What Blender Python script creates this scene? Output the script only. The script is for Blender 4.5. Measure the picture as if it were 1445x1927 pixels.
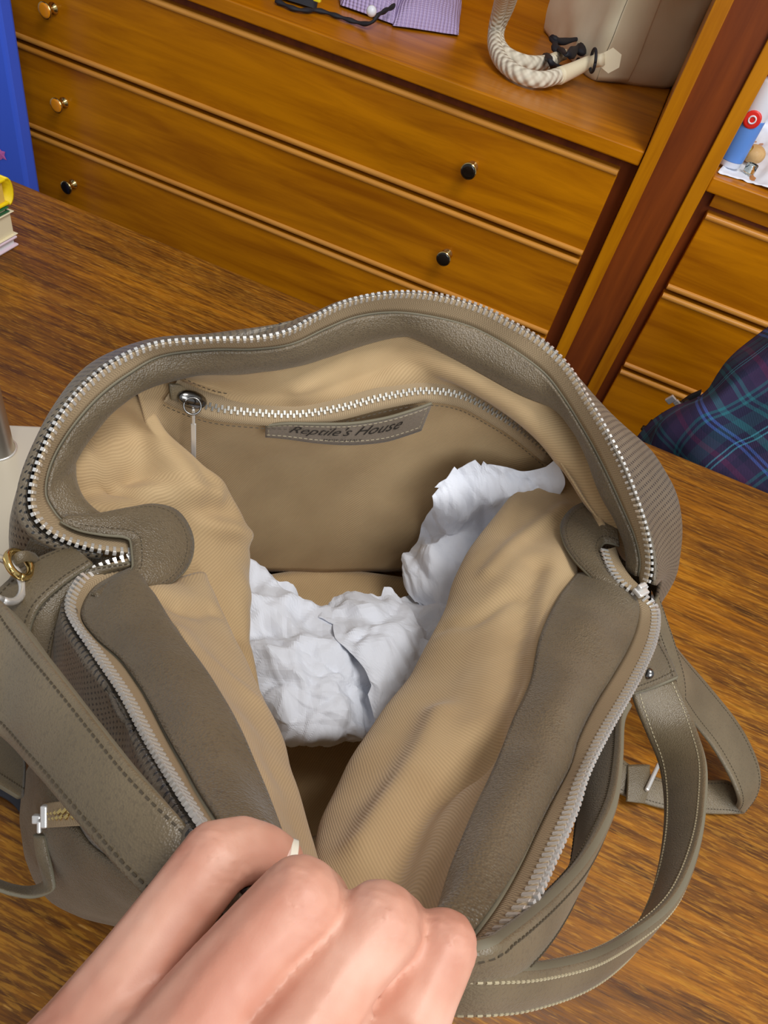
import bpy, bmesh, math, random
import numpy as np
from mathutils import Vector, Matrix, noise

for o in list(bpy.data.objects):
    bpy.data.objects.remove(o)
scene = bpy.context.scene
col = scene.collection

# ------------------------------------------------------------------ camera
CAM_H = 0.48                 # metres above the desk top (desk top is z = 0)
FPX = 1350.0                 # focal length in pixels of the 1445 x 1927 frame
PITCH, ROLL, YAW = (math.radians(a) for a in (46.56, 17.06, 9.47))
_cp, _sp = math.cos(PITCH), math.sin(PITCH)
_F = np.array([0, _cp, -_sp]); _U = np.array([0, _sp, _cp]); _R = np.array([1.0, 0, 0])
_r = math.cos(ROLL)*_R + math.sin(ROLL)*_U
_u = -math.sin(ROLL)*_R + math.cos(ROLL)*_U
_Z = np.array([[math.cos(YAW), -math.sin(YAW), 0], [math.sin(YAW), math.cos(YAW), 0], [0, 0, 1]])
CR, CU, CF = _Z@_r, _Z@_u, _Z@_F
EYE = np.array([0, 0, CAM_H])
cd = bpy.data.cameras.new('camera')
cd.sensor_fit = 'VERTICAL'; cd.sensor_height = 36.0; cd.lens = 36.0*FPX/1927.0
cd.clip_start = 0.01; cd.clip_end = 50
cam = bpy.data.objects.new('camera', cd); col.objects.link(cam)
cam.matrix_world = Matrix(((CR[0], CU[0], -CF[0], 0), (CR[1], CU[1], -CF[1], 0), (CR[2], CU[2], -CF[2], CAM_H), (0, 0, 0, 1)))
scene.camera = cam

# ------------------------------------------------------------------ light
world = bpy.data.worlds.new('world'); scene.world = world; world.use_nodes = True
world.node_tree.nodes['Background'].inputs[0].default_value = (0.93, 0.96, 1.0, 1)
world.node_tree.nodes['Background'].inputs[1].default_value = 0.47
def area(name, loc, aim, size, energy, color):
    l = bpy.data.lights.new(name, 'AREA'); l.shape = 'RECTANGLE'; l.size, l.size_y = size
    l.energy = energy; l.color = color
    o = bpy.data.objects.new(name, l); col.objects.link(o); o.location = loc
    o.rotation_euler = (Vector(aim)-Vector(loc)).to_track_quat('-Z', 'Y').to_euler()
    return o
area('ceiling_lamp_light', (0.45, 0.22, 1.70), (0.15, 0.4, 0.1), (0.6, 0.45), 17, (1.0, 0.97, 0.93))
area('front_fill_light', (1.25, -1.2, 1.45), (0.1, 0.6, 0.1), (1.4, 1.3), 31, (0.94, 0.97, 1.0))  # unseen fill light, added from the front right to brighten the bag interior
vs = scene.view_settings
vs.view_transform = 'Standard'; vs.look = 'None'; vs.gamma = 1.0; vs.use_curve_mapping = False
vs.exposure = 0.0

# ------------------------------------------------------------------ helpers
def A(*p): return np.array(p, float)
def ray(x, y): return CR*(x-722.5)/FPX - CU*(y-963.5)/FPX + CF
def px(x, y, z):                       # photo pixel at a height above the desk
    d = ray(x, y); return EYE + d*(z-CAM_H)/d[2]
def py(x, y, Y):                       # photo pixel on a plane parallel to the cabinet front
    d = ray(x, y); return EYE + d*Y/d[1]
def pd(x, y, dep): return EYE + ray(x, y)*dep
BA = math.radians(31)                  # the bag stands turned by 31 degrees
EU = A(math.cos(BA), math.sin(BA), 0); EV = A(-math.sin(BA), math.cos(BA), 0); EZ = A(0, 0, 1)
def uvz(u, v, z): return EU*u + EV*v + EZ*z
def pv(x, y, v):
    d = ray(x, y); return EYE + d*v/(d@EV)
def PX(L): return [px(*t) for t in L]

def srgb(r, g, b):
    f = lambda c: (c/255/12.92) if c/255 <= 0.04045 else ((c/255+0.055)/1.055)**2.4
    return (f(r), f(g), f(b), 1)

def curve(pts, n=None, dense=16, step=None):
    P = np.array(pts, float)
    if len(P) == 2:
        D = np.linspace(P[0], P[1], 2)
    else:
        Q = np.vstack([2*P[0]-P[1], P, 2*P[-1]-P[-2]])
        out = []
        for i in range(1, len(Q)-2):
            t = np.linspace(0, 1, dense, endpoint=False)[:, None]
            p0, p1, p2, p3 = Q[i-1], Q[i], Q[i+1], Q[i+2]
            out.append(0.5*((2*p1)+(-p0+p2)*t+(2*p0-5*p1+4*p2-p3)*t*t+(-p0+3*p1-3*p2+p3)*t**3))
        out.append(P[-1:])
        D = np.vstack(out)
    s = np.r_[0, np.cumsum(np.linalg.norm(np.diff(D, axis=0), axis=1))]
    if step: n = max(2, int(round(s[-1]/step))+1)
    t = np.linspace(0, s[-1], n)
    return np.stack([np.interp(t, s, D[:, k]) for k in range(D.shape[1])], 1)

def loft(rows, nu, nv):
    Rr = np.array([curve(r, nu) for r in rows])
    if len(rows) == 2: 
        t = np.linspace(0, 1, nv)[:, None, None]
        return Rr[0]*(1-t)+Rr[1]*t
    k = len(rows); n_per = max(2, nv//(k-1))
    Q = np.concatenate([[2*Rr[0]-Rr[1]], Rr, [2*Rr[-1]-Rr[-2]]])
    out = []
    for i in range(1, k):
        for t in np.linspace(0, 1, n_per, endpoint=False):
            p0, p1, p2, p3 = Q[i-1], Q[i], Q[i+1], Q[i+2]
            out.append(0.5*((2*p1)+(-p0+p2)*t+(2*p0-5*p1+4*p2-p3)*t*t+(-p0+3*p1-3*p2+p3)*t**3))
    out.append(Rr[-1])
    return np.array(out)

def normals(G):
    a = np.gradient(G, axis=0); b = np.gradient(G, axis=1)
    n = np.cross(b, a); l = np.linalg.norm(n, axis=2, keepdims=True); l[l < 1e-12] = 1
    return n/l

def fbm(G, scale, seed=0, octv=3):
    out = np.zeros(G.shape[:2])
    for i in range(G.shape[0]):
        for j in range(G.shape[1]):
            p = Vector(G[i, j])*scale + Vector((seed*7.3, seed*3.1, seed*1.7))
            out[i, j] = noise.fractal(p, 0.7, 2.0, octv)
    return out

def setparent(o, parent):
    if parent is not None:
        o.parent = parent
        o.matrix_parent_inverse = Matrix.Translation(-Vector(parent['_loc'])) if '_loc' in parent else Matrix()

def link(name, me, mat, parent=None, smooth=True):
    o = bpy.data.objects.new(name, me); col.objects.link(o)
    if mat is not None:
        for m in (mat if isinstance(mat, (list, tuple)) else [mat]):
            if len(me.materials) < 8: me.materials.append(m)
    if smooth: me.polygons.foreach_set('use_smooth', [True]*len(me.polygons))
    setparent(o, parent)
    return o

def mesh(name, V, Fs, mat, parent=None, smooth=False, uv=None, mi=None):
    me = bpy.data.meshes.new(name)
    me.from_pydata([tuple(map(float, v)) for v in V], [], Fs)
    if uv is not None:
        L = me.uv_layers.new(name='UVMap')
        flat = np.empty(len(me.loops)*2)
        idx = np.empty(len(me.loops), int); me.loops.foreach_get('vertex_index', idx)
        flat[0::2] = np.asarray(uv)[idx, 0]; flat[1::2] = np.asarray(uv)[idx, 1]
        L.data.foreach_set('uv', flat)
    o = link(name, me, mat, parent, smooth)
    if mi is not None: me.polygons.foreach_set('material_index', mi)
    me.update()
    return o

def gridmesh(name, G, mat, parent=None, thick=0.0, offset=1.0, smooth=True, closed=False, uvmode='mid'):
    nv, nu = G.shape[:2]
    V = G.reshape(-1, 3)
    Fs = []
    for i in range(nv-1):
        for j in range(nu-1):
            a = i*nu+j; Fs.append((a, a+1, a+nu+1, a+nu))
        if closed: Fs.append((i*nu+nu-1, i*nu, (i+1)*nu, (i+1)*nu+nu-1))
    su = np.concatenate([np.zeros((nv, 1)), np.cumsum(np.linalg.norm(np.diff(G, axis=1), axis=2), axis=1)], 1)
    sv = np.concatenate([np.zeros((1, nu)), np.cumsum(np.linalg.norm(np.diff(G, axis=0), axis=2), axis=0)], 0)
    if uvmode == 'mid': su = su-su[:, -1:]/2
    if uvmode == 'mean': su = su*0+su.mean(0)[None]; sv = sv*0+sv.mean(1)[:, None]
    UV = np.stack([su, sv], 2).reshape(-1, 2)
    o = mesh(name, V, Fs, mat, parent, smooth, UV)
    if thick:
        m = o.modifiers.new('thickness', 'SOLIDIFY'); m.thickness = thick; m.offset = offset
    return o

def empty(name, loc, label=None, cat=None, group=None):
    o = bpy.data.objects.new(name, None); col.objects.link(o)
    o.location = tuple(loc); o.empty_display_size = 0.02
    o['_loc'] = [float(c) for c in loc]
    return tag(o, label, cat, group)

def tag(o, label=None, cat=None, group=None, kind=None):
    if label: o['label'] = label
    if cat: o['category'] = cat
    if group: o['group'] = group
    if kind: o['kind'] = kind
    return o

def box_bm(bm, c, s, rot=None):
    M = Matrix.Translation(Vector(c)) @ (rot or Matrix()) @ Matrix.Diagonal((s[0], s[1], s[2], 1))
    return bmesh.ops.create_cube(bm, size=1.0, matrix=M)['verts']

def bmobj(name, bm, mat, parent=None, smooth=False, bevel=0.0, seg=2):
    me = bpy.data.meshes.new(name); bm.to_mesh(me); bm.free()
    o = link(name, me, mat, parent, smooth)
    if bevel:
        m = o.modifiers.new('bevel', 'BEVEL'); m.width = bevel; m.segments = seg; m.limit_method = 'ANGLE'
    return o

def box(name, lo, hi, mat, parent=None, bevel=0.0, seg=2):
    bm = bmesh.new(); lo = np.array(lo, float); hi = np.array(hi, float)
    box_bm(bm, (lo+hi)/2, hi-lo)
    return bmobj(name, bm, mat, parent, False, bevel, seg)

def frames(P):
    T = np.gradient(P, axis=0); T /= np.linalg.norm(T, axis=1, keepdims=True)
    up = A(0, 0, 1) if abs(T[0][2]) < 0.9 else A(1, 0, 0)
    N = []; n = np.cross(T[0], up); n /= np.linalg.norm(n)
    for t in T:
        n = n - t*(n@t); n /= np.linalg.norm(n); N.append(n.copy())
    N = np.array(N); return T, N, np.cross(T, N)

def tube(name, P, r, mat, parent=None, seg=12, flat=1.0, caps=True):
    P = np.array(P, float); r = np.broadcast_to(np.array(r, float), (len(P),))
    T, N, B = frames(P)
    a = np.linspace(0, 2*math.pi, seg, endpoint=False)
    V = []; Fs = []
    for i in range(len(P)):
        for t in a: V.append(P[i]+r[i]*(math.cos(t)*N[i]+flat*math.sin(t)*B[i]))
    for i in range(len(P)-1):
        for j in range(seg):
            k = (j+1) % seg
            Fs.append((i*seg+j, i*seg+k, (i+1)*seg+k, (i+1)*seg+j))
    if caps:
        Fs.append(tuple(range(seg))[::-1]); Fs.append(tuple((len(P)-1)*seg+j for j in range(seg)))
    L = np.r_[0, np.cumsum(np.linalg.norm(np.diff(P, axis=0), axis=1))]
    uv = [(L[i], j/seg*0.06) for i in range(len(P)) for j in range(seg)]
    return mesh(name, V, Fs, mat, parent, True, uv)

def ring(name, c, nrm, R, r, mat, parent=None, n=28, a0=0, a1=2*math.pi, stretch=1.0):
    nrm = np.array(nrm, float)/np.linalg.norm(nrm)
    e1 = np.cross(nrm, A(0.3, 0.2, 1)); e1 /= np.linalg.norm(e1); e2 = np.cross(nrm, e1)
    t = np.linspace(a0, a1, n)
    P = np.array([c + R*(math.cos(k)*e1*stretch+math.sin(k)*e2) for k in t])
    return tube(name, P, r, mat, parent, 8)

def lathe(name, c, axis, prof, mat, parent=None, seg=24):
    axis = np.array(axis, float)/np.linalg.norm(axis)
    e1 = np.cross(axis, A(0.2, 1, 0.31)); e1 /= np.linalg.norm(e1); e2 = np.cross(axis, e1)
    V = []; Fs = []
    for h, r in prof:
        for j in range(seg):
            t = 2*math.pi*j/seg; V.append(c+axis*h+r*(math.cos(t)*e1+math.sin(t)*e2))
    for i in range(len(prof)-1):
        for j in range(seg):
            k = (j+1) % seg; Fs.append((i*seg+j, i*seg+k, (i+1)*seg+k, (i+1)*seg+j))
    Fs.append(tuple(range(seg))[::-1]); Fs.append(tuple((len(prof)-1)*seg+j for j in range(seg)))
    return mesh(name, V, Fs, mat, parent, True)

# ------------------------------------------------------------------ materials
def newmat(name, base, rough=0.5, metal=0.0, **kw):
    m = bpy.data.materials.new(name); m.use_nodes = True
    b = m.node_tree.nodes['Principled BSDF']
    b.inputs['Base Color'].default_value = base; b.inputs['Roughness'].default_value = rough
    b.inputs['Metallic'].default_value = metal
    for k, v in kw.items():
        b.inputs[k.replace('_', ' ')].default_value = v
    return m
class NT:
    def __init__(s, m): s.m = m; s.t = m.node_tree; s.b = s.t.nodes['Principled BSDF']
    def n(s, typ, **kw):
        x = s.t.nodes.new(typ)
        for k, v in kw.items(): setattr(x, k, v)
        return x
    def l(s, a, b): s.t.links.new(a, b)
    def val(s, sock, v):
        if hasattr(v, 'is_output'): s.l(v, sock)
        else: sock.default_value = v
    def math(s, op, a, b=None, c=None):
        x = s.n('ShaderNodeMath', operation=op); s.val(x.inputs[0], a)
        if b is not None: s.val(x.inputs[1], b)
        if c is not None: s.val(x.inputs[2], c)
        return x.outputs[0]
    def uv(s):
        x = s.n('ShaderNodeUVMap'); x.uv_map = 'UVMap'
        y = s.n('ShaderNodeSeparateXYZ'); s.l(x.outputs[0], y.inputs[0]); return x.outputs[0], y.outputs[0], y.outputs[1]
    def obj(s, scale=(1, 1, 1), rot=(0, 0, 0)):
        x = s.n('ShaderNodeTexCoord'); y = s.n('ShaderNodeMapping'); y.inputs['Scale'].default_value = scale
        y.inputs['Rotation'].default_value = rot
        s.l(x.outputs['Object'], y.inputs[0]); return y.outputs[0]
    def noise(s, vec, scale, detail=3, rough=0.5, dist=0.0):
        x = s.n('ShaderNodeTexNoise'); x.inputs['Scale'].default_value = scale; x.inputs['Detail'].default_value = detail
        x.inputs['Roughness'].default_value = rough; x.inputs['Distortion'].default_value = dist
        if vec is not None: s.l(vec, x.inputs['Vector'])
        return x.outputs['Fac']
    def voro(s, vec, scale, feature='F1'):
        x = s.n('ShaderNodeTexVoronoi'); x.inputs['Scale'].default_value = scale; x.feature = feature
        s.l(vec, x.inputs['Vector']); return x.outputs['Distance']
    def ramp(s, fac, stops, interp='LINEAR'):
        x = s.n('ShaderNodeValToRGB'); x.color_ramp.interpolation = interp
        e = x.color_ramp.elements
        while len(e) < len(stops): e.new(0.5)
        for k, (p, c) in enumerate(stops): e[k].position = p; e[k].color = c
        s.l(fac, x.inputs[0]); return x.outputs[0]
    def mix(s, fac, a, b, blend='MIX'):
        x = s.n('ShaderNodeMix', data_type='RGBA', blend_type=blend)
        s.val(x.inputs[0], fac); s.val(x.inputs[6], a); s.val(x.inputs[7], b); return x.outputs[2]
    def bump(s, h, strength=0.3, dist=0.001, prev=None):
        x = s.n('ShaderNodeBump'); x.inputs['Strength'].default_value = strength; x.inputs['Distance'].default_value = dist
        s.l(h, x.inputs['Height'])
        if prev is not None: s.l(prev, x.inputs['Normal'])
        s.l(x.outputs[0], s.b.inputs['Normal']); return x.outputs[0]
    def base(s, c): s.l(c, s.b.inputs['Base Color'])
    def roughness(s, c): s.l(c, s.b.inputs['Roughness'])

def wood(name, dark, light, scale=(1.2, 14, 14), rough=0.32, big=2.0):
    m = newmat(name, light, rough); t = NT(m)
    v = t.obj(scale)
    g = t.noise(v, 3.0, 5, 0.62, 0.5)
    c = t.ramp(g, [(0.3, dark), (0.66, light)])
    b = t.noise(t.obj((1, 1, 1)), big, 2)
    c2 = t.mix(t.math('MULTIPLY', b, 0.5), c, dark)
    t.base(c2); t.bump(g, 0.04, 0.002)
    t.b.inputs['Specular IOR Level'].default_value = 0.3; t.b.inputs['Coat Weight'].default_value = 0.12; t.b.inputs['Coat Roughness'].default_value = 0.2
    return m
M = {}
M['cherry'] = wood('cherry_wood', srgb(150, 84, 0), srgb(206, 130, 2))
M['cherry_v'] = wood('cherry_wood_upright', srgb(156, 90, 0), srgb(206, 134, 4), (14, 14, 1.2))
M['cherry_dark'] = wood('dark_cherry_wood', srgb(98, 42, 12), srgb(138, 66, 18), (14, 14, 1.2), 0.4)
M['bead'] = wood('cherry_moulding', srgb(190, 122, 40), srgb(220, 156, 72), (1.2, 14, 14), 0.25)
M['brass'] = newmat('brass', srgb(214, 186, 120), 0.16, 1.0)
M['gold'] = newmat('gold_metal', srgb(206, 176, 96), 0.25, 1.0)
M['silver'] = newmat('silver_metal', srgb(228, 226, 222), 0.3, 0.6)
M['steel'] = newmat('dark_steel', srgb(120, 118, 116), 0.2, 1.0)

def make_desk():
    m = newmat('worn_wood', srgb(90, 55, 20), 0.42); t = NT(m)
    v = t.obj((2.4, 30, 30), (0, 0, math.radians(-4)))
    g = t.noise(v, 2.6, 6, 0.68, 0.7)
    v2 = t.obj((6, 110, 60), (0, 0, math.radians(-4)))
    g2 = t.noise(v2, 3.0, 5, 0.7, 0.2)
    big = t.noise(t.obj((1.7, 3.4, 1)), 2.2, 3, 0.55)
    c1 = t.ramp(g, [(0.30, srgb(44, 24, 8)), (0.46, srgb(114, 64, 8)), (0.60, srgb(176, 108, 6)), (0.78, srgb(204, 144, 34))])
    c2 = t.ramp(g2, [(0.38, srgb(48, 28, 14)), (0.62, srgb(178, 116, 30))])
    c = t.mix(0.36, c1, c2)
    w = t.ramp(big, [(0.36, (0, 0, 0, 1)), (0.62, (1, 1, 1, 1))])
    c = t.mix(t.math('MULTIPLY', w, 0.5), c, srgb(58, 36, 20))
    scr = t.noise(t.obj((14, 160, 40), (0, 0, math.radians(-4))), 3.0, 2, 0.5)
    sc = t.ramp(scr, [(0.68, (0, 0, 0, 1)), (0.74, (1, 1, 1, 1))])
    c = t.mix(t.math('MULTIPLY', sc, 0.5), c, srgb(200, 152, 80))
    d1 = t.noise(t.obj((26, 230, 40), (0, 0, math.radians(-7))), 2.2, 4, 0.6)
    dz = t.noise(t.obj((3, 5, 1)), 2.0, 2)
    dm = t.ramp(t.math('ADD', d1, t.math('MULTIPLY', dz, 0.35)), [(0.70, (0, 0, 0, 1)), (0.80, (1, 1, 1, 1))])
    c = t.mix(t.math('MULTIPLY', dm, 0.32), c, srgb(204, 144, 44))
    d2 = t.noise(t.obj((20, 190, 40), (0, 0, math.radians(-2))), 2.7, 4, 0.6)
    dn = t.ramp(d2, [(0.34, (1, 1, 1, 1)), (0.44, (0, 0, 0, 1))])
    c = t.mix(t.math('MULTIPLY', dn, 0.35), c, srgb(44, 25, 10))
    t.b.inputs['Specular IOR Level'].default_value = 0.28
    t.base(c); t.bump(g2, 0.15, 0.001)
    r = t.ramp(g2, [(0.3, (0.34, 0.34, 0.34, 1)), (0.7, (0.55, 0.55, 0.55, 1))]); t.roughness(r)
    return m
M['desk'] = make_desk()

def leather(name, c1, c2, rough=0.42, scale=900, bump=0.35, perf=False, pores=0.22):
    m = newmat(name, c1, rough); t = NT(m)
    v = t.obj()
    n = t.noise(v, 18, 3)
    fine = t.voro(v, scale)
    pore = t.noise(v, scale*0.5, 3, 0.6)
    c = t.ramp(n, [(0.3, c1), (0.7, c2)])
    c = t.mix(t.math('MULTIPLY', t.math('GREATER_THAN', pore, 0.58), pores), c, srgb(60, 50, 38))
    h = t.math('ADD', fine, pore)
    if perf:
        _, u, w = t.uv()
        p = 0.0042
        def holes(off):
            a = t.math('SUBTRACT', t.math('FRACT', t.math('ADD', t.math('DIVIDE', u, p), off)), 0.5)
            b = t.math('SUBTRACT', t.math('FRACT', t.math('ADD', t.math('DIVIDE', w, p*1.2), off)), 0.5)
            d = t.math('SQRT', t.math('ADD', t.math('MULTIPLY', a, a), t.math('MULTIPLY', b, b)))
            return t.math('LESS_THAN', d, 0.17)
        k = t.math('MAXIMUM', holes(0.0), holes(0.5))
        c = t.mix(k, c, srgb(22, 18, 14))
        h = t.math('SUBTRACT', h, t.math('MULTIPLY', k, 2.0))
    t.base(c); t.bump(h, bump, 0.0006)
    t.b.inputs['Sheen Weight'].default_value = 0.12
    t.b.inputs['Specular IOR Level'].default_value = 0.6
    return m
LC1, LC2 = srgb(88, 75, 54), srgb(112, 97, 74)
M['leather'] = leather('taupe_leather', LC1, LC2, 0.38, 1100, 0.6)
M['leather_strap'] = leather('smooth_taupe_leather', srgb(92, 79, 56), srgb(116, 101, 76), 0.4, 1500, 0.3)
M['leather_label'] = leather('label_leather', srgb(112, 100, 86), srgb(134, 121, 106), 0.5, 1500, 0.2)
M['leather_perf'] = leather('perforated_taupe_leather', srgb(92, 80, 62), srgb(112, 100, 82), 0.4, 900, 0.3, True)
M['edge'] = newmat('raw_leather_edge', srgb(116, 109, 90), 0.7)
M['stitch'] = newmat('taupe_thread', srgb(72, 62, 46), 0.7)
M['stitch_l'] = newmat('light_thread', srgb(176, 164, 134), 0.7)

def twill():
    m = newmat('tan_twill', srgb(170, 142, 100), 0.85); t = NT(m)
    _, u, v = t.uv()
    s = t.math('ADD', t.math('MULTIPLY', u, 2*math.pi/0.0016*0.80), t.math('MULTIPLY', v, 2*math.pi/0.0016*0.60))
    w = t.math('MULTIPLY_ADD', t.math('SINE', s), 0.5, 0.5)
    n = t.noise(t.obj(), 25, 2)
    c = t.ramp(n, [(0.3, srgb(180, 151, 110)), (0.7, srgb(194, 166, 124))])
    c = t.mix(t.math('MULTIPLY', w, 0.28), c, srgb(128, 102, 66))
    t.base(c); t.bump(w, 0.35, 0.0004)
    t.b.inputs['Sheen Weight'].default_value = 0.2
    return m
M['twill'] = twill()
def tape():
    m = newmat('zipper_tape_cloth', srgb(150, 128, 98), 0.85); t = NT(m)
    _, u, v = t.uv()
    f = t.math('ABSOLUTE', t.math('SUBTRACT', t.math('FRACT', t.math('DIVIDE', v, 0.005)), 0.5))
    s = t.math('ADD', t.math('MULTIPLY', u, 2*math.pi/0.0013), t.math('MULTIPLY', f, 16.0))
    w = t.math('MULTIPLY_ADD', t.math('SINE', s), 0.5, 0.5)
    c = t.mix(t.math('MULTIPLY', w, 0.45), srgb(168, 146, 114), srgb(98, 78, 54))
    t.base(c); t.bump(w, 0.4, 0.0004); return m
M['tape'] = tape()
def skin():
    m = newmat('skin', srgb(226, 180, 158), 0.5); t = NT(m)
    n = t.noise(t.obj(), 45, 3, 0.55); n2 = t.noise(t.obj(), 900, 3, 0.6)
    c = t.ramp(n, [(0.32, srgb(190, 130, 108)), (0.55, srgb(208, 156, 134)), (0.75, srgb(218, 174, 154))])
    t.base(c); t.bump(n2, 0.12, 0.0004)
    t.b.inputs['Subsurface Weight'].default_value = 0.12
    t.b.inputs['Subsurface Radius'].default_value = (0.006, 0.0025, 0.0015)
    t.b.inputs['Subsurface Scale'].default_value = 1.0
    return m
M['skin'] = skin()
M['nail'] = newmat('fingernail', srgb(236, 200, 186), 0.25)
M['nail_tip'] = newmat('fingernail_tip', srgb(236, 232, 214), 0.3)
M['paper'] = newmat('white_tissue_paper', srgb(224, 228, 238), 0.75)
# ------------------------------------------------------------------ setting
M['floor'] = wood('parquet', srgb(96, 66, 40), srgb(132, 96, 60), (10, 1.2, 1), 0.5)
M['plaster'] = newmat('plaster', srgb(214, 208, 196), 0.9)
tag(box('floor', (-2.6, -1.6, -0.80), (2.2, 1.62, -0.75), M['floor']), kind='structure')
tag(box('wall_back', (-2.6, 1.52, -0.75), (2.2, 1.62, 1.9), M['plaster']), kind='structure')

# ------------------------------------------------------------------ wall unit: two chests with a post between them
DY = 1.06
def drawer(parent, x0, x1, z0, z1, knobs):
    d = box('drawer', (x0, DY, z0+0.003), (x1, DY+0.03, z1-0.003), M['cherry'], parent, 0.002)
    for z, s in ((z1-0.0075, 1), (z0+0.0075, -1)):
        a = np.linspace(0, math.pi, 9)
        V = []; n = len(a)
        for x in (x0+0.001, x1-0.001):
            for t in a: V.append((x, DY+0.001-0.0045*math.sin(t), z+0.0045*math.cos(t)))
        Fs = [(j, j+1, n+j+1, n+j) for j in range(n-1)]+[tuple(range(n)), tuple(range(2*n-1, n-1, -1))]
        bd = mesh('bead_moulding', V, Fs, M['bead'], None, False)
        bd.parent = d
    for kx, fm in knobs:
        c = A(kx, DY, (z0+z1)/2)
        k = lathe('knob', c, (0, -1, 0), [(-0.001, 0.0085), (0.002, 0.0085), (0.004, 0.005), (0.013, 0.0042), (0.016, 0.006), (0.0185, 0.0115), (0.021, 0.0115)], M['brass'])
        k.parent = d
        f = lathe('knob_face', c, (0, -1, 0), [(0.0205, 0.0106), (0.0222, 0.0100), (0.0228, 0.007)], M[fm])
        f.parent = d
M['knob_dark'] = newmat('dark_reflection', srgb(26, 20, 14), 0.2)  # reflection of the dark room, put into the face colour
M['knob_amber'] = newmat('amber_reflection', srgb(226, 140, 20), 0.25)  # warm reflection on the left knobs, put into the face colour
ZL = [0.150, 0.0175, -0.1215, -0.260, -0.398, -0.536, -0.674]
ch = empty('chest_of_drawers', (-0.5, 1.25, -0.75), 'wide cherry wood chest with full-width drawers and brass knobs behind desk', 'chest')
for i in range(6):
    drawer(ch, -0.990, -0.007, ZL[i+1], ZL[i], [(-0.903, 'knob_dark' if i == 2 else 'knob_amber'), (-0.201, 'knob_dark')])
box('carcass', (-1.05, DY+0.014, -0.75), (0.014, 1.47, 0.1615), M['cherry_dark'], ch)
box('worktop', (-1.06, DY-0.012, 0.162), (0.0135, 1.47, 0.181), M['cherry'], ch, 0.002)
box('back_panel', (-1.06, 1.47, -0.75), (0.014, 1.5, 1.3), M['cherry'], ch)
box('side_panel', (-1.085, DY, -0.75), (-1.061, 1.5, 1.3), M['cherry_v'], ch, 0.002)
post = empty('upright_post', (0.06, 1.2, -0.75), 'tall cherry wood post with dark recessed centre between the two chests', 'post')
box('post_edge', (0.0145, DY-0.018, -0.75), (0.0335, 1.5, 1.3), M['cherry_v'], post, 0.0015)
box('post_edge', (0.086, DY-0.018, -0.75), (0.1045, 1.5, 1.3), M['cherry_v'], post, 0.0015)
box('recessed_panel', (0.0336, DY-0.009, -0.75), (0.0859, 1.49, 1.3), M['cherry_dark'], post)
ch2 = empty('chest_of_drawers', (0.5, 1.25, -0.75), 'cherry wood chest of drawers right of the post, behind plaid shirt', 'chest')
for i in range(6):
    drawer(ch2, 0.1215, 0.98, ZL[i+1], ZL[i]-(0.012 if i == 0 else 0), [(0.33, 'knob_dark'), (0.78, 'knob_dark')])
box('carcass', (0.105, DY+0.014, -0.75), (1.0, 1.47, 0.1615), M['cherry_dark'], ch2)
box('top_rail', (0.12, DY+0.004, 0.142), (0.99, DY+0.0139, 0.160), M['cherry'], ch2, 0.001)
box('worktop', (0.105, DY-0.012, 0.162), (1.0, 1.47, 0.181), M['cherry'], ch2, 0.002)
box('back_panel', (0.105, 1.47, -0.75), (1.0, 1.5, 1.3), M['cherry'], ch2)

# ------------------------------------------------------------------ desk
dk = empty('desk', (0, 0.2, -0.75), 'worn dark wooden desk with streaky scratched top under the handbag', 'desk')
box('desk_top', (-1.35, -0.42, -0.036), (0.98, 0.714, 0.0), M['desk'], dk, 0.003)
for x in (-1.28, 0.91):
    for y in (-0.35, 0.64): box('leg', (x-0.035, y-0.035, -0.75), (x+0.035, y+0.035, -0.0365), M['desk'], dk, 0.004)
box('apron', (-1.24, 0.60, -0.13), (0.87, 0.625, -0.0365), M['desk'], dk)

# ------------------------------------------------------------------ blue board at the left end of the chest
M['blue'] = newmat('blue_laminate', srgb(64, 102, 232), 0.5)
bl = empty('blue_board', (-1.1, 0.98, -0.75), 'tall plain blue board standing at the left end of the chest', 'board')
e0 = py(60, 345, 0.985); e1 = py(12, 0, 0.985)
box('panel', (-1.36, 0.97, -0.75), (float(e0[0]+e1[0])/2, 1.0, 1.1), M['blue'], bl, 0.006)
M['pink'] = newmat('pink_print', srgb(214, 110, 190), 0.6)
c = py(2, 290, 0.969)
mesh('pink_flower', [c+0.012*A(math.cos(t), 0, math.sin(t))*(1 if k % 2 else 0.55) for k, t in enumerate(np.linspace(0, 2*math.pi, 11)[:-1])]
     + [c+A(0, -0.001, 0)], [(k, (k+1) % 10, 10) for k in range(10)], M['pink'], bl)
# ------------------------------------------------------------------ the handbag
bag = empty('handbag', uvz(0.09, 0.23, 0), 'open taupe leather handbag with tan twill lining and silver zipper, on desk', 'handbag')

def wrinkle(G, amp, scale, seed, fade=True):
    n = fbm(G, scale, seed)*amp
    if fade:
        k = np.sin(np.linspace(0, math.pi, G.shape[0]))**0.5
        n = n*k[:, None]
    return G + normals(G)*n[:, :, None]

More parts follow.
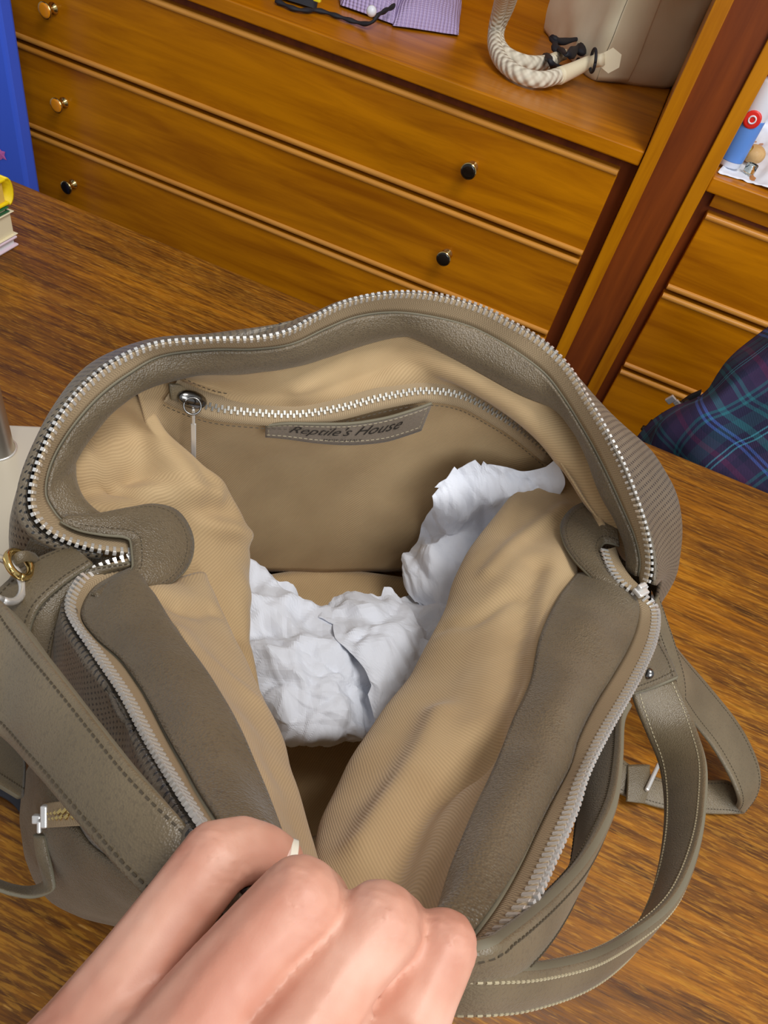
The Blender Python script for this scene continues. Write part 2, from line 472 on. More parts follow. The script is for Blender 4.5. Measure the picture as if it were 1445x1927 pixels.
def stitches(name, P, N, parent, mat, pitch=0.0024, ln=0.0014, r=0.0003):
    P = np.array(P, float); s = np.r_[0, np.cumsum(np.linalg.norm(np.diff(P, axis=0), axis=1))]
    V = []; Fs = []
    N = np.broadcast_to(np.array(N, float), P.shape)
    def at(t): return A(*[np.interp(t, s, P[:, k]) for k in range(3)])
    def nat(t): return A(*[np.interp(t, s, N[:, k]) for k in range(3)])
    t = pitch*0.3
    while t+ln < s[-1]:
        a, b, n = at(t), at(t+ln), nat(t+ln/2); n = n/max(1e-9, np.linalg.norm(n))
        d = b-a; L = np.linalg.norm(d)
        if L > 1e-6:
            w = np.cross(n, d/L)*r; i = len(V)
            V += [a-w-n*r, a+w-n*r, a+w*0.8+n*r*0.5, a-w*0.8+n*r*0.5, b-w-n*r, b+w-n*r, b+w*0.8+n*r*0.5, b-w*0.8+n*r*0.5]
            Fs += [tuple(i+k for k in f) for f in ((3, 2, 6, 7), (0, 3, 7, 4), (1, 5, 6, 2), (0, 1, 2, 3), (4, 7, 6, 5))]
        t += pitch
    if not V: return None
    return tag(mesh(name, V, Fs, mat, parent), kind='stuff')

def rgus():
    rows = [[px(1028, 830, .2), px(1074, 900, .194), px(1106, 950, .186), px(1152, 1008, .176)], [px(1040, 872, .162), px(1092, 912, .166), px(1104, 958, .17), px(1120, 1010, .172)],
            [uvz(.25, .335, .06), uvz(.262, .3, .06), uvz(.262, .26, .06), uvz(.255, .22, .06)], [uvz(.25, .335, .012), uvz(.262, .3, .012), uvz(.262, .26, .012), uvz(.255, .22, .012)]]
    return lin('side_lining', rows, 40, 36, 0.001, 20, 17)
def inside(p, z):
    u, v = p@EU, p@EV
    return uvz(min(max(u, -0.03), 0.235), min(max(v, 0.135), 0.335), z)

def strap(name, e1, e2, parent, thick=0.0035, n=None, sew=(1, -1), mat=None, pillow=0.25, smat='stitch', sewpos=(0.12, 0.88), flip=1):
    E1 = curve(e1, 2); 
    L = np.linalg.norm(np.diff(np.array(e1), axis=0), axis=1).sum()
    n = n or max(8, int(L/0.004))
    E1 = curve(e1, n); E2 = curve(e2, n)
    T = np.gradient((E1+E2)/2, axis=0); T /= np.linalg.norm(T, axis=1, keepdims=True)
    W = E2-E1
    N = np.cross(T, W)*flip; N /= np.linalg.norm(N, axis=1, keepdims=True)
    sec = [(0, -.25), (0, .25), (.02, .42), (.06, .5), (.3, .5+pillow*.7), (.5, .5+pillow), (.7, .5+pillow*.7), (.94, .5), (.98, .42), (1, .25), (1, -.25),
           (.98, -.42), (.94, -.5), (.7, -.5-pillow*.7), (.5, -.5-pillow), (.3, -.5-pillow*.7), (.06, -.5), (.02, -.42)]
    m = len(sec); V = []; Fs = []; mi = []; uv = []
    sl = np.r_[0, np.cumsum(np.linalg.norm(np.diff((E1+E2)/2, axis=0), axis=1))]
    for i in range(n):
        for s, h in sec:
            V.append(E1[i]+W[i]*s+N[i]*h*thick); uv.append((sl[i], s*np.linalg.norm(W[i])))
    for i in range(n-1):
        for j in range(m):
            k = (j+1) % m
            Fs.append((i*m+j, i*m+k, (i+1)*m+k, (i+1)*m+j))
            mi.append(1 if j in (0, 9) else 0)
    Fs += [tuple(range(m))[::-1], tuple((n-1)*m+j for j in range(m))]; mi += [1, 1]
    o = mesh(name, V, Fs, [mat or M['leather_strap'], M['edge']], parent, True, uv, mi)
    for sd in sew:
        for s in sewpos:
            h = 0.5+pillow*0.35
            stitches('stitching', E1+W*s+N*(sd*h*thick), N*sd, None, M[smat]).parent = o
    return o

# --- rim curves (photo pixel, height)
T_back = PX([(243, 1040, .188), (205, 1037, .19), (160, 1028, .193), (115, 1012, .197), (80, 988, .203), (60, 952, .209), (64, 900, .217), (85, 840, .225), (118, 778, .233), (165, 722, .24),
   (225, 676, .246), (300, 647, .25), (400, 639, .253), (480, 637, .255), (540, 625, .258), (600, 594, .262), (660, 567, .266), (740, 553, .27), (820, 557, .27), (900, 578, .268), (960, 608, .266),
   (1020, 644, .262), (1068, 692, .257), (1105, 752, .25), (1140, 812, .243), (1172, 876, .234), (1200, 950, .222), (1216, 1005, .211), (1223, 1055, .2), (1219, 1090, .192), (1207, 1112, .186)])
E_back = PX([(246, 1014, .186), (190, 1008, .188), (145, 998, .19), (115, 980, .194), (97, 958, .198), (84, 930, .203), (88, 890, .21), (108, 842, .216), (142, 792, .224), (188, 742, .231),
   (240, 703, .236), (305, 668, .24), (400, 656, .243), (480, 655, .245), (550, 645, .247), (612, 617, .25), (672, 594, .254), (740, 586, .256), (810, 594, .256), (880, 612, .255), (938, 640, .253),
   (988, 672, .25), (1030, 706, .246), (1062, 748, .241), (1090, 792, .235), (1118, 840, .228), (1148, 900, .22), (1176, 962, .21), (1196, 1010, .202), (1206, 1055, .194), (1203, 1085, .187)])
L_back = PX([(163, 1000, .18), (150, 975, .182), (140, 945, .185), (133, 905, .19), (132, 865, .194), (135, 833, .2), (185, 785, .212), (242, 733, .222),
   (311, 699, .224), (380, 697, .222), (464, 697, .22), (580, 676, .222), (692, 641, .23), (752, 628, .235), (786, 633, .235), (850, 668, .232), (910, 702, .23), (983, 741, .226),
   (1057, 768, .222), (1093, 797, .219), (1119, 838, .214), (1134, 892, .207), (1149, 928, .201), (1180, 980, .193), (1196, 1016, .187), (1200, 1060, .18)])
T_fl = PX([(243, 1050, .187), (200, 1063, .188), (158, 1084, .19), (135, 1117, .195), (131, 1148, .2), (144, 1177, .207), (173, 1217, .216), (205, 1263, .227), (230, 1300, .236), (252, 1339, .245),
   (277, 1386, .256), (306, 1436, .268), (331, 1476, .278), (360, 1522, .29), (385, 1560, .298)])
E_fl = PX([(248, 1074, .184), (215, 1090, .185), (180, 1112, .187), (160, 1142, .191), (157, 1172, .197), (185, 1210, .206), (229, 1249, .217), (262, 1295, .227), (285, 1335, .236),
   (320, 1404, .252), (345, 1450, .262), (368, 1495, .273), (398, 1545, .285), (425, 1590, .292)])
T_fr = PX([(1207, 1119, .185), (1231, 1141, .187), (1236, 1167, .19), (1228, 1210, .197), (1205, 1262, .207), (1179, 1310, .217), (1149, 1361, .228), (1123, 1409, .238), (1097, 1465, .249),
   (1080, 1517, .258), (1058, 1569, .267), (1032, 1625, .277), (1006, 1680, .287), (971, 1728, .293), (930, 1765, .297), (895, 1795, .298)])
E_fr = PX([(1190, 1120, .182), (1200, 1146, .183), (1196, 1180, .186), (1179, 1223, .193), (1149, 1275, .203), (1114, 1331, .213), (1084, 1392, .226), (1067, 1448, .236), (1036, 1508, .248),
   (1006, 1569, .26), (980, 1625, .27), (945, 1690, .282), (905, 1750, .289), (865, 1800, .293)])

PITCHZ = 0.0034
def tooth_mesh():
    bm = bmesh.new()
    box_bm(bm, (0, 0.0002, 0), (0.0013, 0.0034, 0.0019))
    v = box_bm(bm, (0, -0.0021, 0), (0.0017, 0.0014, 0.0015))
    me = bpy.data.meshes.new('zipper_tooth'); bm.to_mesh(me); bm.free()
    me.materials.append(M['silver']); return me
TOOTH = tooth_mesh()
def zip_row(T, E, nm='zipper_tape', skip=0.0):
    n = 160
    Tc, Ec = curve(T, n), curve(E, n)
    D = Ec-Tc; Dl = np.linalg.norm(D, axis=1, keepdims=True)
    G = np.array([Tc+D*t for t in np.linspace(0, 1, 5)])
    tp = gridmesh(nm, G, M['tape'], bag, 0.0009, 0.0)
    Tp = curve(T, step=PITCHZ); W = curve(E, len(Tp))
    for i in range(len(Tp)):
        t = Tp[min(i+1, len(Tp)-1)]-Tp[max(i-1, 0)]; t /= np.linalg.norm(t)
        d = W[i]-Tp[i]; d -= t*(d@t); d /= np.linalg.norm(d)
        nn = np.cross(t, d)
        o = bpy.data.objects.new('zipper_tooth', TOOTH); col.objects.link(o)
        c = Tp[i]+d*0.0008
        o.matrix_world = Matrix(((t[0], d[0], nn[0], c[0]), (t[1], d[1], nn[1], c[1]), (t[2], d[2], nn[2], c[2]), (0, 0, 0, 1)))
        o.parent = tp
    return tp, len(Tp)
cnt = 0
for T, E in ((T_back, E_back), (T_fl, E_fl), (T_fr, E_fr)):
    tp, k = zip_row(T, E); cnt += k
print('teeth', cnt)

# --- leather facing bands under the zipper
def facing(E, Lr, nm, nv=14, bulge=0.004, amp=0.0012, sc=30, seed=1, nu=150, sew=True, back=0.0, vein=(0.008,)):
    Ec, Lc = curve(E, nu), curve(Lr, nu)
    G = np.array([Ec*(1-t)+Lc*t for t in np.linspace(0, 1, nv)])
    Nn = normals(G); 
    if (Nn.mean((0, 1))@(EYE-G.mean((0, 1)))) < 0: Nn = -Nn
    t = np.linspace(0, 1, nv)
    G = G + Nn*(bulge*np.sin(t*math.pi))[:, None, None]
    f = fbm(G, sc, seed, 2)*amp
    G = G + Nn*(f*np.sin(t*math.pi)[:, None]**0.5)[:, :, None]
    G = G + Nn*0.0016
    o = gridmesh(nm, G, M['leather'], bag, 0.0016, 0.0)
    return o, G, Nn
def lip(E, Lr, w=0.0035, mat='edge'):
    # the turned edge of the leather that lies on the tape
    n = 140
    Ec, Lc = curve(E, n), curve(Lr, n); D = Lc-Ec; D /= np.linalg.norm(D, axis=1, keepdims=True)
    mid = np.array([Ec-D*0.0004, Ec+D*0.0012])
    return mid
fb, Gb, Nb = facing(E_back, L_back, 'leather_facing', 18, 0.005, 0.0018, 28, 3, 190)
stitches('stitching', curve(list(Gb[2]), 300), curve(list(Nb[2]), 300), None, M['stitch']).parent = fb

F0 = PX([(252, 1104, .186), (285, 1120, .192), (330, 1190, .208), (400, 1290, .23), (450, 1380, .248), (490, 1480, .262), (520, 1570, .274), (545, 1650, .282)])
R0 = PX([(1085, 1085, .17), (1050, 1130, .18), (1016, 1200, .196), (996, 1290, .212), (960, 1370, .228), (930, 1450, .242), (890, 1540, .257), (855, 1630, .27), (828, 1730, .279), (800, 1810, .285)])
ff, Gf, Nf = facing(E_fl, F0, 'leather_facing', 16, 0.004, 0.0014, 26, 5, 110)
fr, Gr, Nr = facing(E_fr, R0, 'leather_facing', 18, 0.006, 0.0024, 22, 8, 120)
for o, G, N in ((ff, Gf, Nf), (fr, Gr, Nr)):
    stitches('stitching', curve(list(G[2]+N[2]*0.0006), 200), curve(list(N[2]), 200), None, M['stitch']).parent = o
for E, Lr, o in ((E_back, L_back, fb), (E_fl, F0, ff), (E_fr, R0, fr)):
    mid = lip(E, Lr)
    tb = tube('raw_edge', mid.mean(0), 0.0011, M['edge'], None, 6); tb.parent = o

# --- lining
def lin(nm, rows, nu=110, nv=60, amp=0.002, sc=24, seed=2, thick=0.0012, extra=None):
    G = loft(rows, nu, nv)
    Nn = normals(G)
    if amp:
        f = fbm(G, sc, seed, 2)*amp
        k = np.ones(G.shape[0]); k[:6] = np.linspace(0, 1, 6)
        G = G + Nn*(f*k[:, None])[:, :, None]
    if extra is not None: G = extra(G, Nn)
    return gridmesh(nm, G, M['twill'], bag, thick, 0.0), G
def crease(curves, sig=0.006, amp=0.004):
    # long folds: raised or sunk along 3D polylines
    C = [(curve(c, 40), a, s) for c, a, s in curves]
    def f(G, N):
        H = np.zeros(G.shape[:2])
        Nf = N.copy()
        if (Nf.mean((0, 1))@(EYE-G.mean((0, 1)))) < 0: Nf = -Nf
        for c, a, s in C:
            d = np.linalg.norm(G[:, :, None, :]-c[None, None], axis=3).min(2)
            H += a*np.exp(-(d/s)**2)
        return G+Nf*H[:, :, None]
    return f
# back wall: facing edge, drape, inner zipper line, wall, bottom seam
b0 = L_back[7:]
b1 = [px(250, 745, .21), px(320, 716, .209), px(390, 722, .206), px(480, 735, .203), px(580, 728, .206), px(690, 700, .212), px(760, 676, .222), px(850, 706, .222),
      px(915, 748, .216), px(985, 790, .209), px(1035, 838, .2), px(1075, 905, .188), px(1105, 955, .18), px(1150, 1012, .17), px(1168, 1045, .165)]
b2 = [pv(262, 752, .312), pv(300, 740, .322), pv(340, 742, .328), pv(400, 765, .333), pv(480, 775, .336), pv(560, 779, .338), pv(640, 767, .34), pv(720, 747, .344), pv(800, 735, .348), pv(870, 745, .348), pv(930, 776, .345), pv(985, 808, .34), pv(1040, 850, .33), pv(1085, 900, .32), pv(1130, 960, .31)]
b3 = [uvz(-.02, .315, .12), uvz(.0, .335, .13), uvz(.05, .35, .12), uvz(.1, .352, .12), uvz(.15, .354, .12), uvz(.2, .35, .12), uvz(.24, .335, .12), uvz(.262, .31, .12)]
b4 = [uvz(-.02, .315, .012), uvz(.0, .335, .012), uvz(.05, .346, .012), uvz(.1, .346, .012), uvz(.15, .346, .012), uvz(.2, .344, .012), uvz(.24, .33, .012), uvz(.262, .31, .012)]
lb, Gl = lin('back_lining', [b0, b1, b2, b3, b4], 150, 72, 0.0012, 20, 4,
   extra=crease([(PX([(560, 730, .205), (640, 690, .21), (705, 655, .22)]), 0.004, 0.007), (PX([(760, 640, .226), (850, 690, .224), (960, 750, .217), (1060, 850, .2)]), 0.004, 0.008)]))
# left gusset lining, puffed inwards
g0 = PX([(242, 735, .22), (185, 787, .21), (137, 836, .199), (134, 865, .194), (134, 905, .19), (142, 945, .185), (150, 990, .176), (180, 1060, .165), (230, 1120, .16)])
g1 = PX([(250, 742, .214), (225, 800, .198), (195, 845, .19), (220, 888, .186), (240, 930, .18), (265, 985, .168), (300, 1050, .155), (345, 1130, .148), (390, 1200, .145)])
g2 = PX([(256, 747, .208), (298, 818, .192), (360, 880, .176), (390, 930, .162), (405, 990, .15), (410, 1050, .141), (420, 1110, .135), (435, 1180, .13), (455, 1250, .128)])
g3 = PX([(260, 751, .2), (328, 846, .178), (405, 908, .158), (442, 960, .14), (463, 1040, .118), (467, 1110, .112), (471, 1190, .112), (476, 1265, .115), (480, 1320, .115)])
g4 = [p - EU*0.025 + EV*0.004 - EZ*0.05 for p in g3]
g5 = [A(*(p - EU*0.012)[:2], 0.012) for p in g3]
lg, Gg = lin('side_lining', [g0, g1, g2, g3, g4, g5], 100, 70, 0.0045, 24, 7,
   extra=crease([(PX([(195, 795, .2), (235, 800, .2), (280, 850, .19), (240, 900, .185), (160, 925, .188)]), -0.011, 0.009),
                 (PX([(160, 945, .186), (260, 950, .178), (340, 915, .172), (400, 930, .16)]), 0.006, 0.007), (PX([(250, 880, .185), (310, 900, .18), (300, 935, .175), (220, 930, .182)]), -0.006, 0.006),
                 (PX([(330, 975, .17), (400, 985, .155), (450, 1010, .13)]), 0.007, 0.006), (PX([(300, 850, .185), (350, 890, .175), (360, 930, .168)]), 0.006, 0.008),
                 (PX([(370, 1010, .16), (405, 1080, .145), (450, 1190, .13)]), -0.006, 0.007)]))
# front lining: left flap, right flap
f0 = [p.copy() for p in F0]
f1 = PX([(325, 1090, .17), (352, 1112, .176), (385, 1190, .193), (435, 1290, .212), (480, 1385, .229), (520, 1485, .243), (550, 1575, .254), (575, 1650, .262)])
f2 = PX([(388, 1080, .155), (408, 1130, .158), (438, 1200, .168), (473, 1270, .18), (503, 1345, .192), (530, 1415, .202), (575, 1540, .222), (604, 1650, .236)])
f3 = [p - EU*0.006 + EV*0.004 - EZ*0.05 for p in f2]
f4 = [inside(p - EU*0.012 + EV*0.02, 0.03) for p in f2]
lf, Gff = lin('front_lining', [f0, f1, f2, f3, f4], 90, 56, 0.002, 22, 9,
   extra=crease([(PX([(300, 1130, .19), (340, 1150, .19), (400, 1150, .175)]), -0.004, 0.006), (PX([(330, 1200, .205), (390, 1260, .21), (470, 1330, .205)]), 0.002, 0.006)]))
r0 = PX([(1042, 876, .158), (1092, 915, .162), (1098, 960, .166), (1078, 1010, .167)]) + R0
r1 = PX([(1025, 885, .15), (1052, 930, .154), (1050, 990, .16), (1030, 1060, .17), (1008, 1130, .18), (975, 1215, .192), (945, 1310, .205), (900, 1410, .22), (858, 1510, .235), (815, 1610, .25), (785, 1700, .26), (760, 1770, .266)])
r2 = PX([(1000, 900, .148), (985, 950, .148), (965, 1010, .152), (930, 1090, .16), (900, 1180, .17), (865, 1270, .18), (830, 1360, .192), (780, 1450, .207), (730, 1540, .223), (700, 1640, .24), (690, 1710, .25), (680, 1770, .256)])
r3 = PX([(996, 900, .14), (945, 957, .135), (893, 1018, .13), (860, 1085, .13), (830, 1162, .135), (780, 1262, .145), (720, 1342, .16), (680, 1402, .17), (640, 1475, .182), (594, 1562, .2), (600, 1650, .225)])
r4 = [p + EU*0.022 - EZ*0.045 - EV*0.006 for p in r3]
r5 = [inside(p + EU*0.02 - EV*0.01, 0.03) for p in r3]
lr, Grr = lin('front_lining', [r0, r1, r2, r3, r4, r5], 110, 70, 0.002, 18, 12,
   extra=crease([(PX([(1010, 1060, .17), (985, 1150, .175), (960, 1300, .2), (900, 1450, .225)]), -0.006, 0.008),
                 (PX([(1060, 960, .158), (985, 1010, .155), (920, 1080, .155)]), 0.003, 0.006),
                 (PX([(890, 1390, .215), (800, 1530, .225), (730, 1680, .245)]), -0.008, 0.008),
                 (PX([(830, 1350, .19), (760, 1480, .212), (690, 1600, .23)]), 0.005, 0.008),
                 (PX([(960, 1120, .17), (900, 1170, .165), (840, 1190, .15)]), -0.003, 0.005)]))
# bottom and inner front
fl = [[uvz(-.02, .32, .012), uvz(.1, .348, .012), uvz(.26, .32, .012)], [uvz(-.02, .24, .01), uvz(.1, .24, .008), uvz(.25, .24, .01)], [uvz(-.01, .15, .02), uvz(.08, .15, .016), uvz(.22, .15, .02)],
      [uvz(0, .095, .1), uvz(.06, .1, .09), uvz(.15, .1, .1)], [uvz(.01, .075, .2), uvz(.05, .08, .2), uvz(.1, .07, .2)]]
lin('bottom_lining', fl, 60, 60, 0.003, 20, 13)

rgus()
# --- leather tabs over the zipper ends
def tab(outer, inner, nm='zipper_end_tab', nu=80, lift=0.0012):
    O, I = curve(outer, nu), curve(inner, nu)
    G = np.array([I*(1-t)+O*t for t in np.linspace(0, 1, 9)])
    N = normals(G)
    if (N.mean((0, 1))@(EYE-G.mean((0, 1)))) < 0: N = -N
    t = np.linspace(0, 1, 9); G = G+N*((0.002*np.sin(t*math.pi)+lift)[:, None, None])
    o = gridmesh(nm, G, M['leather'], bag, 0.0024, 0.0)
    stitches('stitching', curve(list(G[-2]+N[-2]*0.0012), 160), curve(list(N[-2]), 160), None, M['stitch']).parent = o
    stitches('stitching', curve(list(G[1]+N[1]*0.0012), 160), curve(list(N[1]), 160), None, M['stitch']).parent = o
    tb = tube('raw_edge', curve(list(G[-1]), 80), 0.0011, M['edge'], None, 6); tb.parent = o
    tb = tube('raw_edge', curve(list(G[0]), 80), 0.0009, M['edge'], None, 6); tb.parent = o
    return o
tab(PX([(140, 985, .193), (190, 973, .191), (242, 961, .188), (287, 954, .184), (329, 965, .18), (354, 999, .177), (360, 1036, .176), (346, 1072, .177), (311, 1100, .18), (252, 1113, .185), (205, 1122, .19), (180, 1135, .193)]),
    PX([(112, 985, .197), (150, 1001, .194), (195, 1010, .192), (232, 1014, .191), (243, 1019, .19), (246, 1032, .19), (247, 1045, .19), (248, 1058, .19), (247, 1072, .19), (235, 1083, .191), (205, 1096, .192), (172, 1122, .194)]))
tab(PX([(1136, 1108, .18), (1108, 1085, .178), (1082, 1058, .174), (1062, 1025, .17), (1057, 990, .168), (1078, 960, .17), (1112, 948, .174), (1140, 962, .178), (1158, 990, .18)]),
    PX([(1180, 1112, .184), (1160, 1098, .182), (1142, 1075, .18), (1130, 1052, .178), (1128, 1035, .177), (1134, 1026, .177), (1142, 1024, .178), (1152, 1026, .179), (1165, 1030, .18)]))
# short closed zipper tail at the right end
Tt = PX([(1136, 1036, .182), (1144, 1060, .183), (1156, 1082, .185), (1172, 1100, .187), (1192, 1114, .187)])
Et = PX([(1158, 1030, .181), (1165, 1052, .182), (1176, 1072, .184), (1188, 1088, .186), (1200, 1100, .187)])
zip_row(Tt, Et)
# main slider at the right end
s0 = px(1206, 1113, .19)
sl = bmesh.new(); box_bm(sl, s0, (0.008, 0.006, 0.003), Matrix.Rotation(0.9, 4, 'Z')); box_bm(sl, s0+A(-.001, .001, .0035), (0.006, 0.003, 0.002), Matrix.Rotation(0.9, 4, 'Z'))
bmobj('zipper_slider', sl, M['silver'], bag, False, 0.0008)
ring('pull_ring', px(1228, 1132, .17), (0.6, 0.2, 0.5), 0.006, 0.0011, M['steel'], bag)
# --- outer shell
def orient(a, b, c): return Matrix(((a[0], b[0], c[0], 0), (a[1], b[1], c[1], 0), (a[2], b[2], c[2], 0), (0, 0, 0, 1)))
hid = PX([(470, 1640, .302), (600, 1705, .304), (740, 1740, .302), (850, 1745, .298)])
rimf = T_fl[1:] + hid + T_fr[::-1][:-1]
nS = 150
rf = curve(rimf, nS)
def shell_rows(r, foot, zs, bul, out0, drop0):
    ft = curve(foot, nS); rows = [r, r+out0-EZ*drop0]
    for z, b in zip(zs, bul):
        t = 1-z/0.24
        t = min(max(t, 0), 1)
        q = (r*(1-t)+ft*t); q[:, 2] = r[:, 2]*(z/0.24)
        cen = uvz(0.09, 0.23, 0); d = q-cen; d[:, 2] = 0; d /= np.linalg.norm(d, axis=1, keepdims=True)
        rows.append(q+d*b)
    return rows
def outw(r, cen=uvz(0.09, 0.23, 0)):
    d = r-cen; d[:, 2] = 0; return d/np.linalg.norm(d, axis=1, keepdims=True)
footf = [uvz(-.075, .235, .0015), uvz(-.082, .18, .0015), uvz(-.07, .135, .0015), uvz(-.03, .118, .0015), uvz(.05, .115, .0015), uvz(.14, .118, .0015), uvz(.21, .135, .0015), uvz(.24, .18, .0015), uvz(.245, .22, .0015)]
ws = np.clip((np.arange(nS)/nS-0.5)/0.18, 0, 1)[:, None]
rf = rf+outw(rf)*(0.0034*(1-ws)-0.003*ws)-EZ*(0.0035+0.010*ws)
lip0 = curve(rimf, nS)+outw(curve(rimf, nS))*0.001-EZ*(0.0075+0.006*ws)
Gs = loft([lip0]+shell_rows(rf, footf, (0.17, 0.10, 0.04, 0.0015), (0.004, 0.008, 0.010, 0.0), outw(rf)*(0.003*(1-ws)-0.012*ws), 0.012), nS, 60)
Gs = wrinkle(Gs, 0.003, 14, 21)
gridmesh('front_shell', Gs, M['leather_perf'], bag, 0.002, 0.0, uvmode='left')
rb = curve(T_back[1:-1], nS); rb = rb+outw(rb)*0.003-EZ*0.0025
bul = PX([(120, 1030, .182), (70, 1000, .19), (42, 950, .2), (47, 900, .208), (68, 835, .216), (105, 765, .223), (160, 697, .232), (225, 660, .238), (300, 638, .243), (400, 632, .246), (480, 622, .249), (545, 611, .252), (600, 592, .252),
          (660, 572, .254), (740, 560, .256), (820, 565, .256), (900, 586, .254), (960, 614, .252), (1030, 655, .25), (1085, 710, .243), (1122, 765, .236), (1160, 806, .226), (1190, 838, .217), (1222, 850, .205), (1248, 886, .193), (1270, 930, .18), (1279, 983, .17), (1276, 1035, .162), (1268, 1072, .158), (1240, 1096, .165)])
def pushback(p, k):
    u, v = p@EU, p@EV
    a, b = (u-0.09)/0.184, (v-0.23)/(k-0.23)
    r = (abs(a)**4+abs(b)**4)**0.25
    if u > -0.03 and r < 1: u, v = 0.09+(u-0.09)/r, 0.23+(v-0.23)/r
    return uvz(u, v, p[2])
bul15 = [pushback(p - EZ*0.032 + outw(p[None])[0]*0.010, 0.352) for p in bul]
bul2 = [pushback(p - EZ*0.09 + outw(p[None])[0]*0.012, 0.368) for p in bul]
footb = [uvz(-.075, .235, .0015), uvz(-.07, .28, .0015), uvz(-.06, .34, .0015), uvz(0, .366, .0015), uvz(.1, .37, .0015), uvz(.2, .368, .0015), uvz(.265, .35, .0015), uvz(.285, .29, .0015), uvz(.265, .22, .0015)]
Gk = loft([rb, rb+outw(rb)*0.0035-EZ*0.002, curve(bul, nS), curve(bul15, nS), curve(bul2, nS), curve(footb, nS)], nS, 60)
gridmesh('back_shell', Gk, M['leather_perf'], bag, 0.002, 0.0, uvmode='mean')
box_ = [uvz(*p, 0.002) for p in ((-.07, .24), (-.06, .13), (.2, .13), (.235, .22), (.22, .34), (-.03, .34))]
mesh('base', box_+[p+EZ*0.004 for p in box_], [(0, 1, 2, 3, 4, 5)[::-1], (6, 7, 8, 9, 10, 11)]+[(i, (i+1) % 6, 6+(i+1) % 6, 6+i) for i in range(6)], M['leather'], bag)

# --- side gusset folded out at the left, with its strap tab and rings
gus = loft([PX([(58, 1010, .188), (110, 1032, .184), (165, 1044, .182), (225, 1050, .182)]), PX([(20, 1085, .168), (70, 1090, .165), (120, 1085, .168), (165, 1080, .178)]),
            PX([(-30, 1150, .15), (30, 1165, .145), (75, 1150, .15), (128, 1140, .185)]), PX([(-60, 1230, .12), (20, 1240, .12), (85, 1225, .13), (140, 1190, .19)]), [uvz(-.1, .23, .06), uvz(-.09, .2, .06), uvz(-.08, .17, .06), uvz(-.06, .16, .06)]], 50, 48)
gridmesh('side_gusset', wrinkle(gus, 0.003, 24, 31), M['leather'], bag, 0.002, 0.0)
sg = strap('side_tab', PX([(130, 1028, .19), (70, 1052, .19), (25, 1085, .19), (-25, 1130, .185)]), PX([(175, 1062, .192), (120, 1100, .192), (70, 1150, .19), (50, 1215, .18)]), bag, 0.003, 40)
g2_ = strap('side_tab', PX([(240, 1058, .19), (165, 1072, .19), (110, 1105, .19), (60, 1160, .185), (45, 1225, .17)]), PX([(252, 1062, .188), (190, 1085, .186), (140, 1130, .184), (105, 1190, .178), (92, 1260, .16)]), bag, 0.002, 40, sew=(1,))
for c_, r_ in (((36, 1062, .197), 0.0065), ((4, 1090, .2), 0.011)):
    ring('ring', px(*c_), (0.5, 0.4, 0.5), r_, 0.0018, M['brass' if r_ < .01 else 'silver'], bag)
strap('ring_loop', PX([(62, 1042, .192), (45, 1036, .2), (28, 1042, .2), (20, 1058, .196)]), PX([(72, 1060, .19), (52, 1056, .196), (36, 1062, .197), (30, 1076, .192)]), bag, 0.002, 14, sew=())

# --- handles
a0_, b0_ = px(0, 1130, .255), px(0, 1382, .252); w0_ = (b0_-a0_)/2
ends = [uvz(-.082, .158, .105), uvz(-.094, .157, .15), uvz(-.100, .152, .2), uvz(-.093, .145, .24), uvz(-.078, .138, .254)]
hA = strap('handle', [c-w0_*k for c, k in zip(ends, (.62, .7, .8, .9, 1))]+PX([(0, 1130, .255), (90, 1238, .272), (180, 1353, .282), (252, 1443, .288), (324, 1522, .29), (420, 1630, .285), (560, 1740, .28), (720, 1800, .292), (893, 1781, .312),
               (950, 1755, .307), (1036, 1686, .286), (1101, 1617, .264), (1144, 1543, .242), (1162, 1490, .226), (1170, 1420, .204), (1173, 1353, .182), (1186, 1322, .17)]),
            [c+w0_*k for c, k in zip(ends, (.62, .7, .8, .9, 1))]+PX([(0, 1382, .252), (72, 1454, .267), (144, 1540, .276), (237, 1645, .282), (330, 1740, .283), (450, 1850, .277), (600, 1900, .268), (740, 1900, .27), (900, 1862, .288),
               (980, 1820, .284), (1044, 1740, .262), (1080, 1655, .24), (1086, 1560, .217), (1088, 1500, .202), (1098, 1430, .18), (1118, 1370, .16), (1150, 1330, .15)]), bag, 0.0042, 170, sew=(1, -1), smat='stitch')
hB = strap('handle', PX([(560, 1800, .262), (720, 1812, .265), (872, 1816, .3), (971, 1820, .292), (1045, 1814, .275), (1123, 1794, .255), (1188, 1760, .226), (1252, 1712, .21), (1287, 1664, .198), (1313, 1595, .182), (1326, 1526, .168), (1329, 1439, .154), (1311, 1374, .148), (1287, 1318, .147), (1268, 1278, .15)]),
            PX([(550, 1880, .245), (720, 1900, .247), (863, 1900, .278), (971, 1896, .27), (1070, 1868, .25), (1142, 1826, .23), (1192, 1772, .2), (1222, 1708, .185), (1240, 1643, .172), (1250, 1565, .157), (1250, 1500, .143), (1240, 1440, .135), (1218, 1385, .134), (1198, 1335, .14), (1186, 1296, .147)]), bag, 0.0042, 130, smat='stitch_l')
